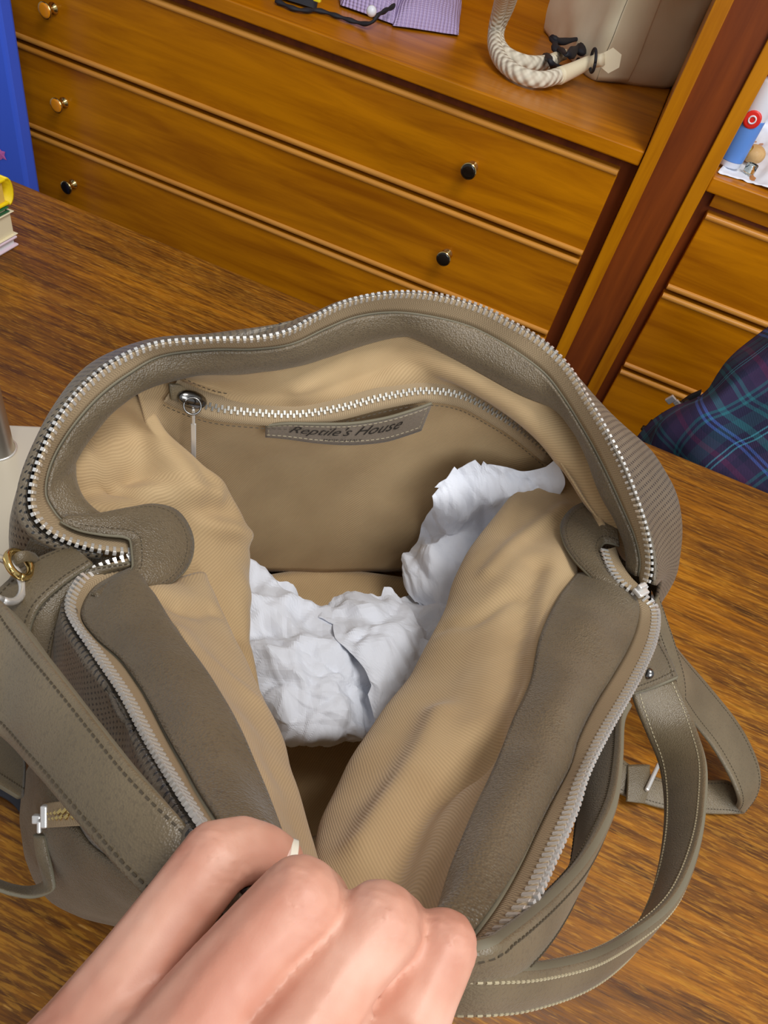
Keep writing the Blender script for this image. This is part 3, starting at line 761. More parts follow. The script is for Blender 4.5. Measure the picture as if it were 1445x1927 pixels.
# end tab with rivet where the handle is sewn on
ht = loft([PX([(1196, 1240, .172), (1215, 1222, .17), (1238, 1206, .168)]), PX([(1192, 1270, .163), (1225, 1255, .161), (1258, 1240, .158)]), PX([(1186, 1303, .154), (1230, 1290, .153), (1272, 1273, .153)])], 20, 12)
o = gridmesh('handle_tab', ht, M['leather'], bag, 0.003, 0.0)
Nh = normals(ht); Nh = Nh if Nh.mean((0, 1))@(EYE-ht.mean((0, 1))) > 0 else -Nh
stitches('stitching', ht[-3]+Nh[-3]*0.0017, Nh[-3], None, M['stitch']).parent = o
stitches('stitching', ht[:, -3]+Nh[:, -3]*0.0017, Nh[:, -3], None, M['stitch']).parent = o
tube('raw_edge', ht[-1], 0.0016, M['edge'], None, 6).parent = o
lathe('rivet', px(1219, 1267, .1605), EYE-px(1219, 1267, .1605), [(0, .0032), (.0015, .0032), (.0028, .0018)], M['steel']).parent = o
# side pieces under the right zipper end
strap('side_tab', PX([(1236, 1120, .165), (1252, 1165, .155), (1272, 1225, .14), (1285, 1275, .128), (1288, 1320, .118)]), PX([(1222, 1140, .165), (1232, 1185, .155), (1250, 1235, .142), (1266, 1285, .13), (1274, 1322, .118)]), bag, 0.003, 40)
# shoulder strap lying on the desk
strap('shoulder_strap', PX([(1246, 1170, .10), (1268, 1215, .085), (1330, 1288, .055), (1380, 1350, .04), (1410, 1400, .032), (1428, 1450, .026), (1424, 1490, .018), (1398, 1528, .006)]),
      PX([(1246, 1240, .10), (1264, 1290, .085), (1298, 1350, .06), (1338, 1402, .045), (1366, 1448, .036), (1384, 1486, .03), (1390, 1508, .022), (1386, 1520, .012)]), bag, 0.0035, 90, smat='stitch')
sr = strap('shoulder_strap', PX([(1392, 1500, .012), (1372, 1470, .012), (1330, 1468, .008), (1262, 1470, .0075), (1200, 1448, .009), (1160, 1420, .014), (1120, 1380, .03)]),
      PX([(1398, 1530, .004), (1380, 1532, .004), (1330, 1531, .004), (1250, 1522, .004), (1188, 1503, .004), (1140, 1478, .006), (1095, 1430, .02)]), bag, 0.0035, 70)
strap('strap_keeper', PX([(1222, 1440, .012), (1222, 1480, .011), (1212, 1512, .008)]), PX([(1180, 1440, .012), (1180, 1476, .011), (1178, 1508, .008)]), bag, 0.0025, 16, sew=())
bm = bmesh.new(); q = px(1228, 1462, .014); box_bm(bm, q, (0.003, 0.026, 0.003), Matrix.Rotation(-0.25, 4, 'Z')); bmobj('buckle_bar', bm, M['silver'], bag, False, 0.001)

# --- front pocket at the lower left with its own zipper
i0, i1, j0, j1 = 36, Gs.shape[0]-1, 14, 66
sub = Gs[i0:i1, j0:j1].copy(); hh, ww = sub.shape[:2]
kk = np.minimum(1, np.sin(np.linspace(0, math.pi, hh))*3.0)[:, None]*np.minimum(1, np.sin(np.linspace(0, math.pi, ww))*4.0)[None]
sub = sub+outw(sub.reshape(-1, 3)).reshape(sub.shape)*(0.0015+0.006*kk)[:, :, None]
sub = wrinkle(sub, 0.002, 20, 41)
gridmesh('front_pocket', sub, M['leather'], bag, 0.002, 0.0)
def project(P):
    w = (P-EYE)@CF; return np.stack([722.5+FPX*((P-EYE)@CR)/w, 963.5-FPX*((P-EYE)@CU)/w], -1), w
Sp, Sw = project(sub.reshape(-1, 3))
def on(x, y, lift=0.002):
    # point of the pocket surface seen at this pixel, lifted a little
    d2 = ((Sp-A(x, y))**2).sum(1); k = np.argsort(d2)[:6]; q = k[np.argmin(Sw[k])]
    return pd(x, y, Sw[q]-lift)
strap('pocket_zipper_tape', [on(*p) for p in ((82, 1512), (110, 1508), (160, 1506), (215, 1512))], [on(*p) for p in ((84, 1558), (112, 1556), (160, 1554), (215, 1554))], bag, 0.0015, 20, sew=(), mat=M['tape'])
bm = bmesh.new(); zc = curve([on(*p, 0.0035) for p in ((92, 1534), (120, 1531), (160, 1529), (215, 1532))], 24)
for k, p_ in enumerate(zc):
    box_bm(bm, p_+CU*0.0012*(1 if k % 2 else -1), (0.0014, 0.0032, 0.0016), Matrix.Rotation(-0.2, 4, 'Z'))
tag(bmobj('pocket_zipper_teeth', bm, M['brass'], bag), kind='stuff')
bm = bmesh.new(); Rm = orient(CR, CU, -CF)
box_bm(bm, on(84, 1536, .0045), (0.0032, 0.0105, 0.003), Rm); box_bm(bm, on(70, 1541, .006), (0.0042, 0.0042, 0.003), Rm); box_bm(bm, on(74, 1556, .006), (0.002, 0.006, 0.002), Rm)
bmobj('pocket_zipper_slider', bm, M['silver'], bag, False, 0.0007)
zp = project(on(72, 1560, .006)[None])[1][0]
strap('pocket_zipper_pull', [pd(64, 1570, zp), pd(70, 1610, zp), pd(82, 1648, zp+.004), pd(80, 1662, zp+.006), pd(55, 1670, zp+.008), pd(20, 1666, zp+.008), pd(-20, 1650, zp+.008)],
      [pd(84, 1574, zp-.002), pd(92, 1612, zp-.002), pd(100, 1652, zp-.004), pd(99, 1676, zp-.004), pd(62, 1688, zp-.002), pd(20, 1682, zp-.002), pd(-20, 1668, zp-.002)], bag, 0.0022, 40, sew=())
M['zipsteel'] = newmat('zipper_steel', srgb(150, 146, 138), 0.3, 0.9)
# --- inner pocket zipper, maker's label
Zl = PX([(330, 737, 0)])
zc = [pv(x, y, v-0.004) for x, y, v in ((322, 734, .325), (340, 744, .328), (400, 766, .333), (480, 776, .336), (560, 779, .338), (640, 767, .34), (720, 747, .344), (800, 735, .348), (870, 745, .348), (930, 776, .345), (985, 812, .34), (1045, 862, .333))]
C = curve(zc, 130); T_, N_, B_ = frames(C)
def into(G):  # snap near the wall: direction towards the eye
    d = EYE-G; return d/np.linalg.norm(d, axis=-1, keepdims=True)
Wd = np.cross(into(C), T_); Wd /= np.linalg.norm(Wd, axis=1, keepdims=True)
ztape = gridmesh('inner_zipper_tape', np.array([C+Wd*t for t in np.linspace(-.0075, .0075, 5)]), M['tape'], bag, 0.0008, 0.0)
bm = bmesh.new(); Cz = curve(list(C), step=0.0019); Tz, _, _ = frames(Cz); Iz = into(Cz); Wz = np.cross(Iz, Tz); Wz /= np.linalg.norm(Wz, axis=1, keepdims=True); Nz = np.cross(Tz, Wz)
for k in range(10, len(Cz)):
    sg_ = 1 if k % 2 else -1
    t, w, n = Tz[k], Wz[k], Iz[k]
    box_bm(bm, Cz[k]+w*0.0009*sg_+n*0.0008, (0.0013, 0.0026, 0.0012), Matrix(((t[0], w[0], n[0], 0), (t[1], w[1], n[1], 0), (t[2], w[2], n[2], 0), (0, 0, 0, 1))))
tag(bmobj('inner_zipper_teeth', bm, M['zipsteel'], None), kind='stuff').parent = ztape
for sd in (-1, 1):
    stitches('stitching', C+Wd*0.0092*sd+into(C)*0.0006, into(C), None, M['stitch'], 0.0035, 0.002).parent = ztape
# slider and long pull
sc = pv(362, 752, .318)
tI = into(sc); tx = Tz[14]; ty = np.cross(tI, tx)
def orient(a, b, c): return Matrix(((a[0], b[0], c[0], 0), (a[1], b[1], c[1], 0), (a[2], b[2], c[2], 0), (0, 0, 0, 1)))
bm = bmesh.new()
g = bmesh.ops.create_uvsphere(bm, u_segments=20, v_segments=12, radius=1.0, matrix=Matrix.Translation(Vector(sc)) @ orient(tx, ty, tI) @ Matrix.Diagonal((0.0090, 0.0056, 0.0042, 1)))
sld = bmobj('inner_zipper_slider', bm, M['steel'], bag, True)
ring('pull_ring', sc+tI*0.0042-CU*0.0035, tI, 0.0046, 0.0006, M['steel']).parent = sld
p0, p1 = pv(364, 770, .314), pv(364, 880, .312)
bm = bmesh.new(); d_ = (p1-p0); L_ = np.linalg.norm(d_); d_ /= L_; wx = np.cross(d_, into(p0)); nz = np.cross(wx, d_)
box_bm(bm, p0+d_*L_*0.12, (0.0022, L_*0.24, 0.0022), orient(wx, d_, nz)); box_bm(bm, p0+d_*L_*0.62, (0.0038, L_*0.78, 0.0016), orient(wx, d_, nz))
pl = bmobj('inner_zipper_pull', bm, M['silver'], bag, False, 0.0005)
# bar tack patch at the left zipper end
strap('zipper_stop_patch', [pv(318, 722, .318), pv(338, 724, .32), pv(352, 733, .322)], [pv(322, 752, .316), pv(336, 756, .318), pv(350, 762, .32)], bag, 0.002, 8, sew=())

lab_t = [pv(499, 801, .329), pv(540, 797, .3285), pv(600, 798, .328), pv(660, 797, .328), pv(720, 788, .329), pv(770, 774, .331), pv(812, 759, .334)]
lab_b = [pv(499, 821, .330), pv(540, 825, .3295), pv(600, 833, .329), pv(660, 836, .329), pv(720, 831, .330), pv(760, 820, .332), pv(792, 809, .334)]
Gt = np.array([curve(lab_t, 50)*(1-t)+curve(lab_b, 50)*t for t in np.linspace(0, 1, 8)])
lb_ = gridmesh('maker_label', Gt, M['leather_label'], bag, 0.0018, 0.0)
nl = into(Gt)
tube('raw_edge', Gt[0]+nl[0]*0.0005, 0.0011, M['edge'], None, 6).parent = lb_
for P_, N__ in ((Gt[1], nl[1]), (Gt[-2], nl[-2]), (Gt[:, 1], nl[:, 1]), (Gt[:, -2], nl[:, -2])):
    stitches('stitching', P_+N__*0.0013, N__, None, M['stitch_l'], 0.0033, 0.002, 0.0003).parent = lb_
M['ink'] = newmat('black_print', srgb(40, 34, 28), 0.6)
def text_on(G, N, txt, s0, s1, t0, t1, shear, nm):
    cu = bpy.data.curves.new(nm, 'FONT'); cu.body = txt; cu.shear = shear; cu.size = 1; cu.resolution_u = 3
    ob = bpy.data.objects.new(nm, cu); col.objects.link(ob)
    bpy.context.view_layer.update()
    me = bpy.data.meshes.new_from_object(ob.evaluated_get(bpy.context.evaluated_depsgraph_get()))
    bpy.data.objects.remove(ob)
    co = np.array([v.co[:] for v in me.vertices]); x0, x1 = co[:, 0].min(), co[:, 0].max(); y0, y1 = co[:, 1].min(), co[:, 1].max()
    nv, nu = G.shape[:2]
    for v, c in zip(me.vertices, co):
        s = s0+(s1-s0)*(c[0]-x0)/(x1-x0); t = t1+(t0-t1)*(c[1]-y0)/(y1-y0)
        fi, fj = t*(nv-1), s*(nu-1); i, j = min(int(fi), nv-2), min(int(fj), nu-2); a, b = fi-i, fj-j
        p = (G[i, j]*(1-a)*(1-b)+G[i+1, j]*a*(1-b)+G[i, j+1]*(1-a)*b+G[i+1, j+1]*a*b)
        v.co = p+N[i, j]*0.0022
    o = link(nm, me, M['ink'], None, False); o.parent = lb_; return o
text_on(Gt, nl, "Reptile's House", .14, .84, .20, .72, 0.55, 'lettering')
text_on(Gt, nl, "MADE IN ITALY", .36, .60, .78, .86, 0.0, 'lettering')
# ------------------------------------------------------------------ hand
def blob(chains, voxel, smooth_it, mat, name):
    bm = bmesh.new()
    for ch in chains:
        for (p, r), (q, s) in zip(ch[:-1], ch[1:]):
            p, q = np.array(p), np.array(q); L = np.linalg.norm(q-p); k = max(2, int(L/(0.22*min(r, s)))+1)
            for t in np.linspace(0, 1, k):
                bmesh.ops.create_icosphere(bm, subdivisions=2, radius=r*(1-t)+s*t, matrix=Matrix.Translation(Vector(p*(1-t)+q*t)))
    me = bpy.data.meshes.new(name); bm.to_mesh(me); bm.free()
    o = bpy.data.objects.new(name, me); col.objects.link(o)
    m = o.modifiers.new('r', 'REMESH'); m.mode = 'VOXEL'; m.voxel_size = voxel; m.use_smooth_shade = True
    s = o.modifiers.new('s', 'SMOOTH'); s.factor = 0.5; s.iterations = smooth_it
    bpy.context.view_layer.update()
    me2 = bpy.data.meshes.new_from_object(o.evaluated_get(bpy.context.evaluated_depsgraph_get()))
    o.modifiers.clear(); o.data = me2; bpy.data.meshes.remove(me)
    me2.materials.clear(); me2.materials.append(mat)
    me2.polygons.foreach_set('use_smooth', [True]*len(me2.polygons))
    return o
def J(x, y, d, r): return (pd(x, y, d), r/1000)
index = [J(165, 1975, .142, 12.5), J(255, 1830, .148, 9.8), J(330, 1715, .154, 8.5), J(405, 1618, .160, 8.7), J(452, 1600, .164, 7.7), J(492, 1604, .167, 6.8), J(522, 1613, .170, 5.7), J(538, 1618, .171, 4.6)]
middle = [J(345, 1990, .134, 13), J(425, 1850, .138, 9.6), J(490, 1765, .141, 8.5), J(562, 1695, .145, 9.0), J(592, 1708, .158, 8.6), J(598, 1730, .172, 7.8), J(585, 1755, .186, 7.0)]
ringf = [J(515, 2035, .132, 13), J(590, 1905, .138, 9.4), J(648, 1820, .143, 8.6), J(712, 1742, .148, 9.1), J(742, 1752, .160, 8.4), J(746, 1772, .170, 7.4), J(730, 1790, .184, 6.6)]
pinky = [J(675, 2090, .132, 12), J(748, 1960, .145, 9.4), J(795, 1860, .150, 8.2), J(834, 1780, .155, 7.8), J(838, 1774, .162, 7.0), J(832, 1785, .168, 6.2), J(815, 1800, .180, 5.6)]
mc = np.mean([index[0][0], middle[0][0], ringf[0][0], pinky[0][0]], axis=0)
side = pinky[0][0]-index[0][0]; side /= np.linalg.norm(side)
back = A(-0.30, -0.92, -0.05); back /= np.linalg.norm(back)
wr = mc+back*0.082
palm = []
for ch, k in ((index, -.022), (middle, -.008), (ringf, .008), (pinky, .021)):
    palm.append([ch[0], (ch[0][0]*0.45+(wr+side*k)*0.55-EZ*0.004, 0.0155), (wr+side*k, 0.0165)])
    palm.append([(ch[0][0]-EZ*0.012, ch[0][1]), (wr+side*k-EZ*0.012, 0.016)])
for a, b in ((index, middle), (middle, ringf), (ringf, pinky)):
    palm.append([((a[0][0]+b[0][0])/2-EZ*0.002, 0.0118), ((a[0][0]+b[0][0])/2+back*0.05-EZ*0.002, 0.015)])
    palm.append([((a[1][0]*0.4+b[1][0]*0.4+(a[0][0]+b[0][0])*0.1)-EZ*0.006, 0.0075), ((a[0][0]+b[0][0])/2-EZ*0.004, 0.0112)])
thumb = [(wr-side*0.022+A(0, 0.012, -.015), 0.016), (index[0][0]+A(-.004, -.012, -.03), 0.0135), J(300, 1880, .196, 11), J(380, 1800, .205, 10), J(440, 1760, .208, 8.6), J(470, 1742, .21, 7)]
arm = [(wr-side*0.016-EZ*0.006, 0.021), (wr+back*0.1-side*0.018-EZ*0.006, 0.027), (wr+back*0.2-side*0.018-EZ*0.006, 0.033)]
arm2 = [(wr+side*0.016-EZ*0.006, 0.021), (wr+back*0.1+side*0.018-EZ*0.006, 0.027), (wr+back*0.2+side*0.018-EZ*0.006, 0.033)]
hand = blob([index, middle, ringf, pinky, thumb, arm, arm2]+palm, 0.0009, 5, M['skin'], 'person')
tag(hand, 'bare right hand of a person gripping the front rim of the handbag', 'person')
co = np.empty(len(hand.data.vertices)*3); hand.data.vertices.foreach_get('co', co); co = co.reshape(-1, 3)
nn_ = np.empty_like(co).reshape(-1); hand.data.vertices.foreach_get('normal', nn_); nn_ = nn_.reshape(-1, 3)
for ch in (index, middle, ringf, pinky):                      # skin folds over the middle knuckles
    c, d = ch[3][0], ch[3][0]-ch[2][0]; d /= np.linalg.norm(d)
    s_ = (co-c)@d+0.0012*np.sin((co-c)@np.cross(d, into(c))*700); r2_ = ((co-c)**2).sum(1)
    w_ = np.exp(-r2_/0.0105**2)*np.exp(-(s_/0.0045)**2)*np.clip((nn_*into(c)).sum(1)+0.2, 0, 1)
    co = co - nn_*(0.0006*w_*np.abs(np.cos(s_*1500))**6)[:, None]
hand.data.vertices.foreach_set('co', co.reshape(-1)); hand.data.update()
def nail(tip, along, up, w, l, tipl, parent):
    along = np.array(along)/np.linalg.norm(along); up = np.array(up)-along*(np.array(up)@along); up /= np.linalg.norm(up)
    sd = np.cross(along, up)
    def plate(nm, s0, s1, mat, lift):
        G = np.array([[tip+along*(s-l)+sd*(w*t)+up*(lift-0.35*w*t*t-(0.10*(s-l*0.4)**2/l)) for t in np.linspace(-1, 1, 11)] for s in np.linspace(s0, s1, 8)])
        for i in range(8):
            pass
        o = gridmesh(nm, G, mat, None, 0.0005, 0.0); o.parent = parent; return o
    n = plate('fingernail', 0, l, M['nail'], 0.0)
    t = plate('fingernail_tip', l, l+tipl, M['nail_tip'], 0.0)
    return n
ti, di = index[-1][0], index[-1][0]-index[-3][0]
nail(pd(548, 1596, .1668), CR*0.94-CU*0.26+CF*0.12, CU*0.85+into(ti)*0.5, 0.0044, 0.0085, 0.0018, hand)
# ------------------------------------------------------------------ crumpled tissue paper
def crumple(G, seed, amp=0.006, lam=(0.022, 0.055), k=9, fade=0.0):
    rng = np.random.RandomState(seed)
    N = normals(G)
    if (N.mean((0, 1))@(EYE-G.mean((0, 1)))) < 0: N = -N
    H = np.zeros(G.shape[:2])
    wx = fbm(G, 22, seed+1, 2)
    for i in range(k):
        a = rng.uniform(0, math.pi); l = rng.uniform(*lam); ph = rng.uniform(0, 1)
        e1 = G[0, -1]-G[0, 0]; e1 = e1/np.linalg.norm(e1); e2 = np.cross(N.mean((0, 1)), e1); e2 /= np.linalg.norm(e2)
        d = e1*math.cos(a)+e2*math.sin(a)
        x = (G@d)/l+ph+0.25*wx
        fr = x-np.floor(x); c = rng.uniform(0.2, 0.8)
        tri = np.where(fr < c, fr/c, (1-fr)/(1-c))
        H += (tri-0.5)*l/0.04
    H *= amp/math.sqrt(k)*1.6
    for i in range(7):
        a = rng.uniform(0, math.pi); l = rng.uniform(0.010, 0.022); ph = rng.uniform(0, 1); d = e1*math.cos(a)+e2*math.sin(a)
        x = (G@d)/l+ph+0.6*wx; fr = x-np.floor(x); c = rng.uniform(0.15, 0.85)
        H += (np.where(fr < c, fr/c, (1-fr)/(1-c))-0.5)*l*0.05
    s = G + N*H[:, :, None]
    j = rng.uniform(-1, 1, 3)
    return s
def tissue(nm, rows, seed, label, amp=0.006, nu=120, nv=110, smoothness=False, edge=0.004):
    G = loft(rows, nu, nv); nv = G.shape[0]
    rng = np.random.RandomState(seed+3)
    def jag(n, m): return np.interp(np.arange(n), np.sort(np.r_[0, rng.randint(1, n-1, m), n-1]), rng.uniform(-1, 1, m+2))
    a0, a1, b0_, b1_ = jag(nu, 9), jag(nu, 9), jag(nv, 9), jag(nv, 9)
    dv = np.gradient(G, axis=0); du = np.gradient(G, axis=1)
    fu = np.linspace(0, 1, nu)[None, :]; fv = np.linspace(0, 1, nv)[:, None]
    sh_v = (a0[None]*(1-fv)**4+a1[None]*fv**4)*edge/np.linalg.norm(dv, axis=2).mean()
    sh_u = (b0_[:, None]*(1-fu)**4+b1_[:, None]*fu**4)*edge/np.linalg.norm(du, axis=2).mean()
    G = crumple(G+dv*sh_v[:, :, None]+du*sh_u[:, :, None], seed, amp)
    o = gridmesh(nm, G, M['paper'], None, 0.0004, 0.0, smooth=smoothness)
    return tag(o, label, 'paper', 'tissue paper stuffing in the bag')
tissue('tissue_paper', [PX([(420, 1030, .075), (475, 1062, .075), (540, 1098, .066), (600, 1135, .056), (650, 1128, .05), (740, 1122, .05), (800, 1100, .05), (860, 1060, .05)]),
    PX([(430, 1120, .082), (500, 1150, .09), (570, 1172, .092), (640, 1190, .085), (720, 1180, .078), (800, 1170, .07), (870, 1150, .06)]),
    PX([(440, 1240, .085), (520, 1250, .1), (600, 1260, .105), (680, 1260, .095), (740, 1250, .085), (830, 1240, .075)]),
    PX([(465, 1330, .085), (540, 1335, .1), (620, 1340, .1), (690, 1335, .09), (770, 1320, .08)]),
    PX([(490, 1396, .08), (560, 1394, .085), (620, 1388, .09), (690, 1396, .085), (750, 1400, .075)]),
    PX([(500, 1385, .05), (560, 1380, .05), (620, 1375, .05), (690, 1380, .05), (740, 1390, .05)])], 5, 'large crumpled white tissue sheet on the bottom inside the bag', 0.0065)
tissue('tissue_paper', [[pv(822, 912, .322), pv(872, 880, .326), pv(935, 868, .326), pv(985, 884, .322), pv(1050, 868, .316)], [pv(816, 948, .316), pv(880, 940, .318), pv(940, 930, .318), pv(1005, 920, .312), pv(1060, 920, .306)],
    PX([(792, 1008, .07), (850, 1000, .085), (910, 1000, .095), (970, 990, .105)]), PX([(760, 1042, .065), (830, 1050, .082), (895, 1060, .092), (940, 1060, .1)]), PX([(756, 1096, .055), (820, 1110, .07), (880, 1110, .08), (920, 1110, .09)]),
    PX([(790, 1135, .055), (830, 1150, .06), (870, 1160, .07), (900, 1170, .08)])], 11, 'narrow crumpled white tissue sheet climbing the right inner wall of the bag', 0.005, 70, 80)
tissue('tissue_paper', [PX([(605, 1140, .062), (640, 1124, .066), (690, 1116, .068), (735, 1112, .068), (765, 1138, .066)]), PX([(612, 1165, .086), (660, 1160, .09), (720, 1158, .09), (780, 1165, .082)]), PX([(640, 1205, .1), (690, 1200, .104), (745, 1195, .1), (800, 1200, .09)]),
    PX([(690, 1270, .104), (715, 1285, .106), (750, 1300, .1), (800, 1260, .09)]), PX([(705, 1370, .1), (715, 1375, .1), (730, 1372, .098), (770, 1330, .09)])], 23, 'small crumpled tissue piece between the two larger sheets in the bag', 0.004, 50, 50)
# ------------------------------------------------------------------ things on the chest tops
WT = 0.1812
M['beige'] = leather('beige_leather', srgb(224, 212, 178), srgb(234, 222, 190), 0.5, 500, 0.08, False, 0.0)
M['rope'] = newmat('cream_rope', srgb(226, 218, 198), 0.85)
t = NT(M['rope']); _, u_, v_ = t.uv()
a_ = t.math('MULTIPLY', u_, 2*math.pi/0.0125); b_ = t.math('MULTIPLY', v_, 2*math.pi*4/0.06)
h_ = t.math('MULTIPLY', t.math('SINE', a_), t.math('SINE', b_))
t.base(t.mix(t.math('MULTIPLY_ADD', h_, 0.25, 0.25), srgb(228, 220, 200), srgb(176, 164, 140))); t.bump(h_, 0.8, 0.002)
M['black'] = newmat('black_fabric', srgb(24, 24, 32), 0.7)
fl_, fr_ = px(1112, 152, WT), px(1276, 174, WT)
bk = A(0, 1, 0)
b1_ = fr_+A(-0.012, 0.16, 0); fr_ = fr_+A(-0.012, 0, 0); b2_ = px(985, 22, WT)
beb = empty('shoulder_bag', (fl_+fr_)/2, 'beige leather bag with braided rope handle standing on the chest top', 'bag')
def ringpts(cs, r, n=72):
    # closed rounded loop through corner points
    P = np.array(cs); c = P.mean(0); Q = []
    k = len(P)
    for i in range(k):
        a, b, d = P[i-1], P[i], P[(i+1) % k]
        for t in np.linspace(0, 1, 7):
            s = b+(a-b)/np.linalg.norm(a-b)*r; e = b+(d-b)/np.linalg.norm(d-b)*r
            Q.append((1-t)**2*s+2*t*(1-t)*b+t*t*e)
    Q.append(Q[0]); return curve(Q, n+1)[:-1]
base_c = [fl_, fr_, b1_, b2_]
cen_ = np.mean(base_c, axis=0)
rows_ = []
for z, sc_ in ((0.0, .985), (.006, 1.02), (.03, 1.04), (.08, 1.01), (.15, .97), (.22, .93), (.27, .90)):
    rows_.append(ringpts([cen_+(p-cen_)*sc_+EZ*z for p in base_c], 0.02))
Gb_ = np.array(rows_)
Gd = np.array([curve(list(Gb_[:, j]), 40) for j in range(Gb_.shape[1])]).transpose(1, 0, 2)
Gd = Gd+normals(Gd)*(fbm(Gd, 14, 51, 2)*0.005)[:, :, None]
gridmesh('body', Gd, M['beige'], beb, 0.002, 0.0, closed=True)
mesh('base', list(Gd[0]), [tuple(range(len(Gd[0])))], M['beige'], beb)
# piping strip at the front-left corner
jc = int(np.argmin(np.linalg.norm(Gd[3]-fl_, axis=1))); nb_ = normals(Gd)
if (nb_[10, jc]@(Gd[10, jc]-cen_)) < 0: nb_ = -nb_
strap('corner_strip', list(Gd[1::4, (jc+1) % 72]+nb_[1::4, (jc+1) % 72]*0.002), list(Gd[1::4, (jc+5) % 72]+nb_[1::4, (jc+5) % 72]*0.002), beb, 0.003, 40, sew=(), mat=M['beige'])
hx = px(1149, 114, .226); nx_ = into(hx)
e1_ = np.cross(nx_, EZ); e1_ /= np.linalg.norm(e1_); e2_ = np.cross(e1_, nx_)
hexp = [hx+nx_*0.002+0.0155*(math.cos(a)*e1_+math.sin(a)*e2_) for a in np.arange(6)*math.pi/3+0.3]
mesh('handle_patch', [p-nx_*0.006 for p in hexp]+[p+nx_*0.002 for p in hexp], [(0, 1, 2, 3, 4, 5)[::-1], (6, 7, 8, 9, 10, 11)]+[(i, (i+1) % 6, 6+(i+1) % 6, 6+i) for i in range(6)], M['beige'], beb)
ring('ring', px(1116, 114, .222), CR, 0.014, 0.0022, M['black'], beb)
R1 = [px(*p) for p in ((1040, -70, .36), (1000, -80, .345), (972, -40, .30), (955, 10, .25), (938, 50, .215), (936, 78, .202), (952, 103, .197), (985, 118, .195), (1015, 120, .195), (1040, 116, .196))]
R2 = [px(*p) for p in ((1040, -95, .37), (990, -100, .35), (955, -40, .30), (942, 10, .25), (932, 55, .215), (932, 90, .2), (948, 120, .194), (980, 142, .193), (1018, 150, .194), (1056, 141, .198))]
tube('rope_handle', curve(R1, 70), 0.0105, M['rope'], beb, 20)
tube('rope_handle', curve(R2, 70), 0.0105, M['rope'], beb, 20)
tube('handle_sleeve', curve([px(1052, 143, .198), px(1080, 131, .205), (px(1108, 118, .215)), px(1135, 112, .226)], 20), np.linspace(.0115, .008, 20), M['beige'], beb, 14)
tube('handle_sleeve', curve([px(1036, 117, .196), px(1052, 106, .2), px(1066, 102, .205)], 12), np.linspace(.0105, .007, 12), M['beige'], beb, 14)
tr = empty('black_scarf', px(1070, 105, WT), 'black fabric scrap knotted around the rope handle of the beige bag', 'scarf')
for k, pts in enumerate(([(1040, 70, .215), (1052, 78, .21), (1070, 76, .21), (1090, 74, .212), (1098, 84, .21), (1092, 100, .205)], [(1042, 72, .212), (1046, 90, .208), (1054, 100, .206)],
                         [(1030, 106, .2), (1036, 116, .21), (1044, 126, .196), (1060, 130, .19), (1084, 120, .19), (1092, 104, .195)], [(1056, 94, .21), (1068, 104, .216), (1080, 96, .21), (1090, 88, .206)])):
    tube('scarf_fold', curve(PX(pts), 26), 0.0065+0.002*np.sin(np.linspace(0, 9, 26)+k), M['black'], tr, 10, 0.55)

def pillow(nm, cs, h, mat, parent, nu=50, nv=40, seed=1, amp=0.002, p=5, z0=WT, base=0.003):
    c00, c10, c11, c01 = [np.array(c) for c in cs]   # front-left, front-right, back-right, back-left
    top = np.zeros((nv, nu, 3)); 
    for i, tt in enumerate(np.linspace(-1, 1, nv)):
        for j, ss in enumerate(np.linspace(-1, 1, nu)):
            a, b = (ss+1)/2, (tt+1)/2
            q = c00*(1-a)*(1-b)+c10*a*(1-b)+c11*a*b+c01*(1-a)*b
            k = (max(0, 1-abs(ss)**p)*max(0, 1-abs(tt)**p))**0.5
            top[i, j] = A(q[0], q[1], z0+base+h*k)
    n = fbm(top, 18, seed, 2)*amp
    top[:, :, 2] = np.maximum(top[:, :, 2]+n*(top[:, :, 2]-z0)/h, z0+0.0008)
    bot = top.copy(); bot[:, :, 2] = z0+0.0004
    o = gridmesh(nm, top, mat, parent)
    V = [tuple(v) for v in bot[0]]+[tuple(v) for v in bot[:, -1]]
    return o
M['lilac'] = newmat('lilac_knit', srgb(192, 172, 216), 0.9)
t = NT(M['lilac']); _, u_, v_ = t.uv()
a_ = t.math('SINE', t.math('MULTIPLY', u_, 2*math.pi/0.0062)); b_ = t.math('SINE', t.math('MULTIPLY', v_, 2*math.pi/0.0042))
h_ = t.math('ADD', t.math('MULTIPLY', a_, 0.7), t.math('MULTIPLY', b_, 0.3))
t.base(t.mix(t.math('MULTIPLY_ADD', h_, 0.3, 0.3), srgb(200, 182, 222), srgb(148, 126, 178))); t.bump(h_, 0.7, 0.002)
lk = empty('knit_top', px(790, 30, WT), 'folded lilac ribbed knit garment on the left chest top', 'clothing')
c_ = [px(738, 52, WT), px(862, 70, WT), px(872, -70, WT), px(760, -80, WT)]
pillow('folded_body', c_, 0.045, M['lilac'], lk, 60, 50, 61, 0.012, 3.5)
c_ = [px(690, 44, WT), px(742, 50, WT), px(800, -60, WT), px(628, -70, WT)]
c_[0] = px(640, 14, WT)
pillow('sleeve', c_, 0.05, M['lilac'], lk, 50, 50, 63, 0.014, 3)
bs = empty('hair_tie', px(650, 40, WT), 'black cord with white bead lying beside the lilac garment', 'cord')
tube('cord', curve(PX([(520, 2, .185), (560, 18, .185), (600, 20, .185), (640, 32, .185), (680, 44, .186), (700, 42, .192), (712, 28, .2), (740, 12, .206)]), 60), 0.0045+0.001*np.sin(np.arange(60)), M['black'], bs, 10, 0.6)
lathe('bead', px(699, 21, .212), into(px(699, 21, .212)), [(-.006, .002), (-.004, .006), (0, .0072), (.004, .006), (.006, .002)], newmat('white_bead', srgb(226, 228, 236), 0.3), bs, 16)
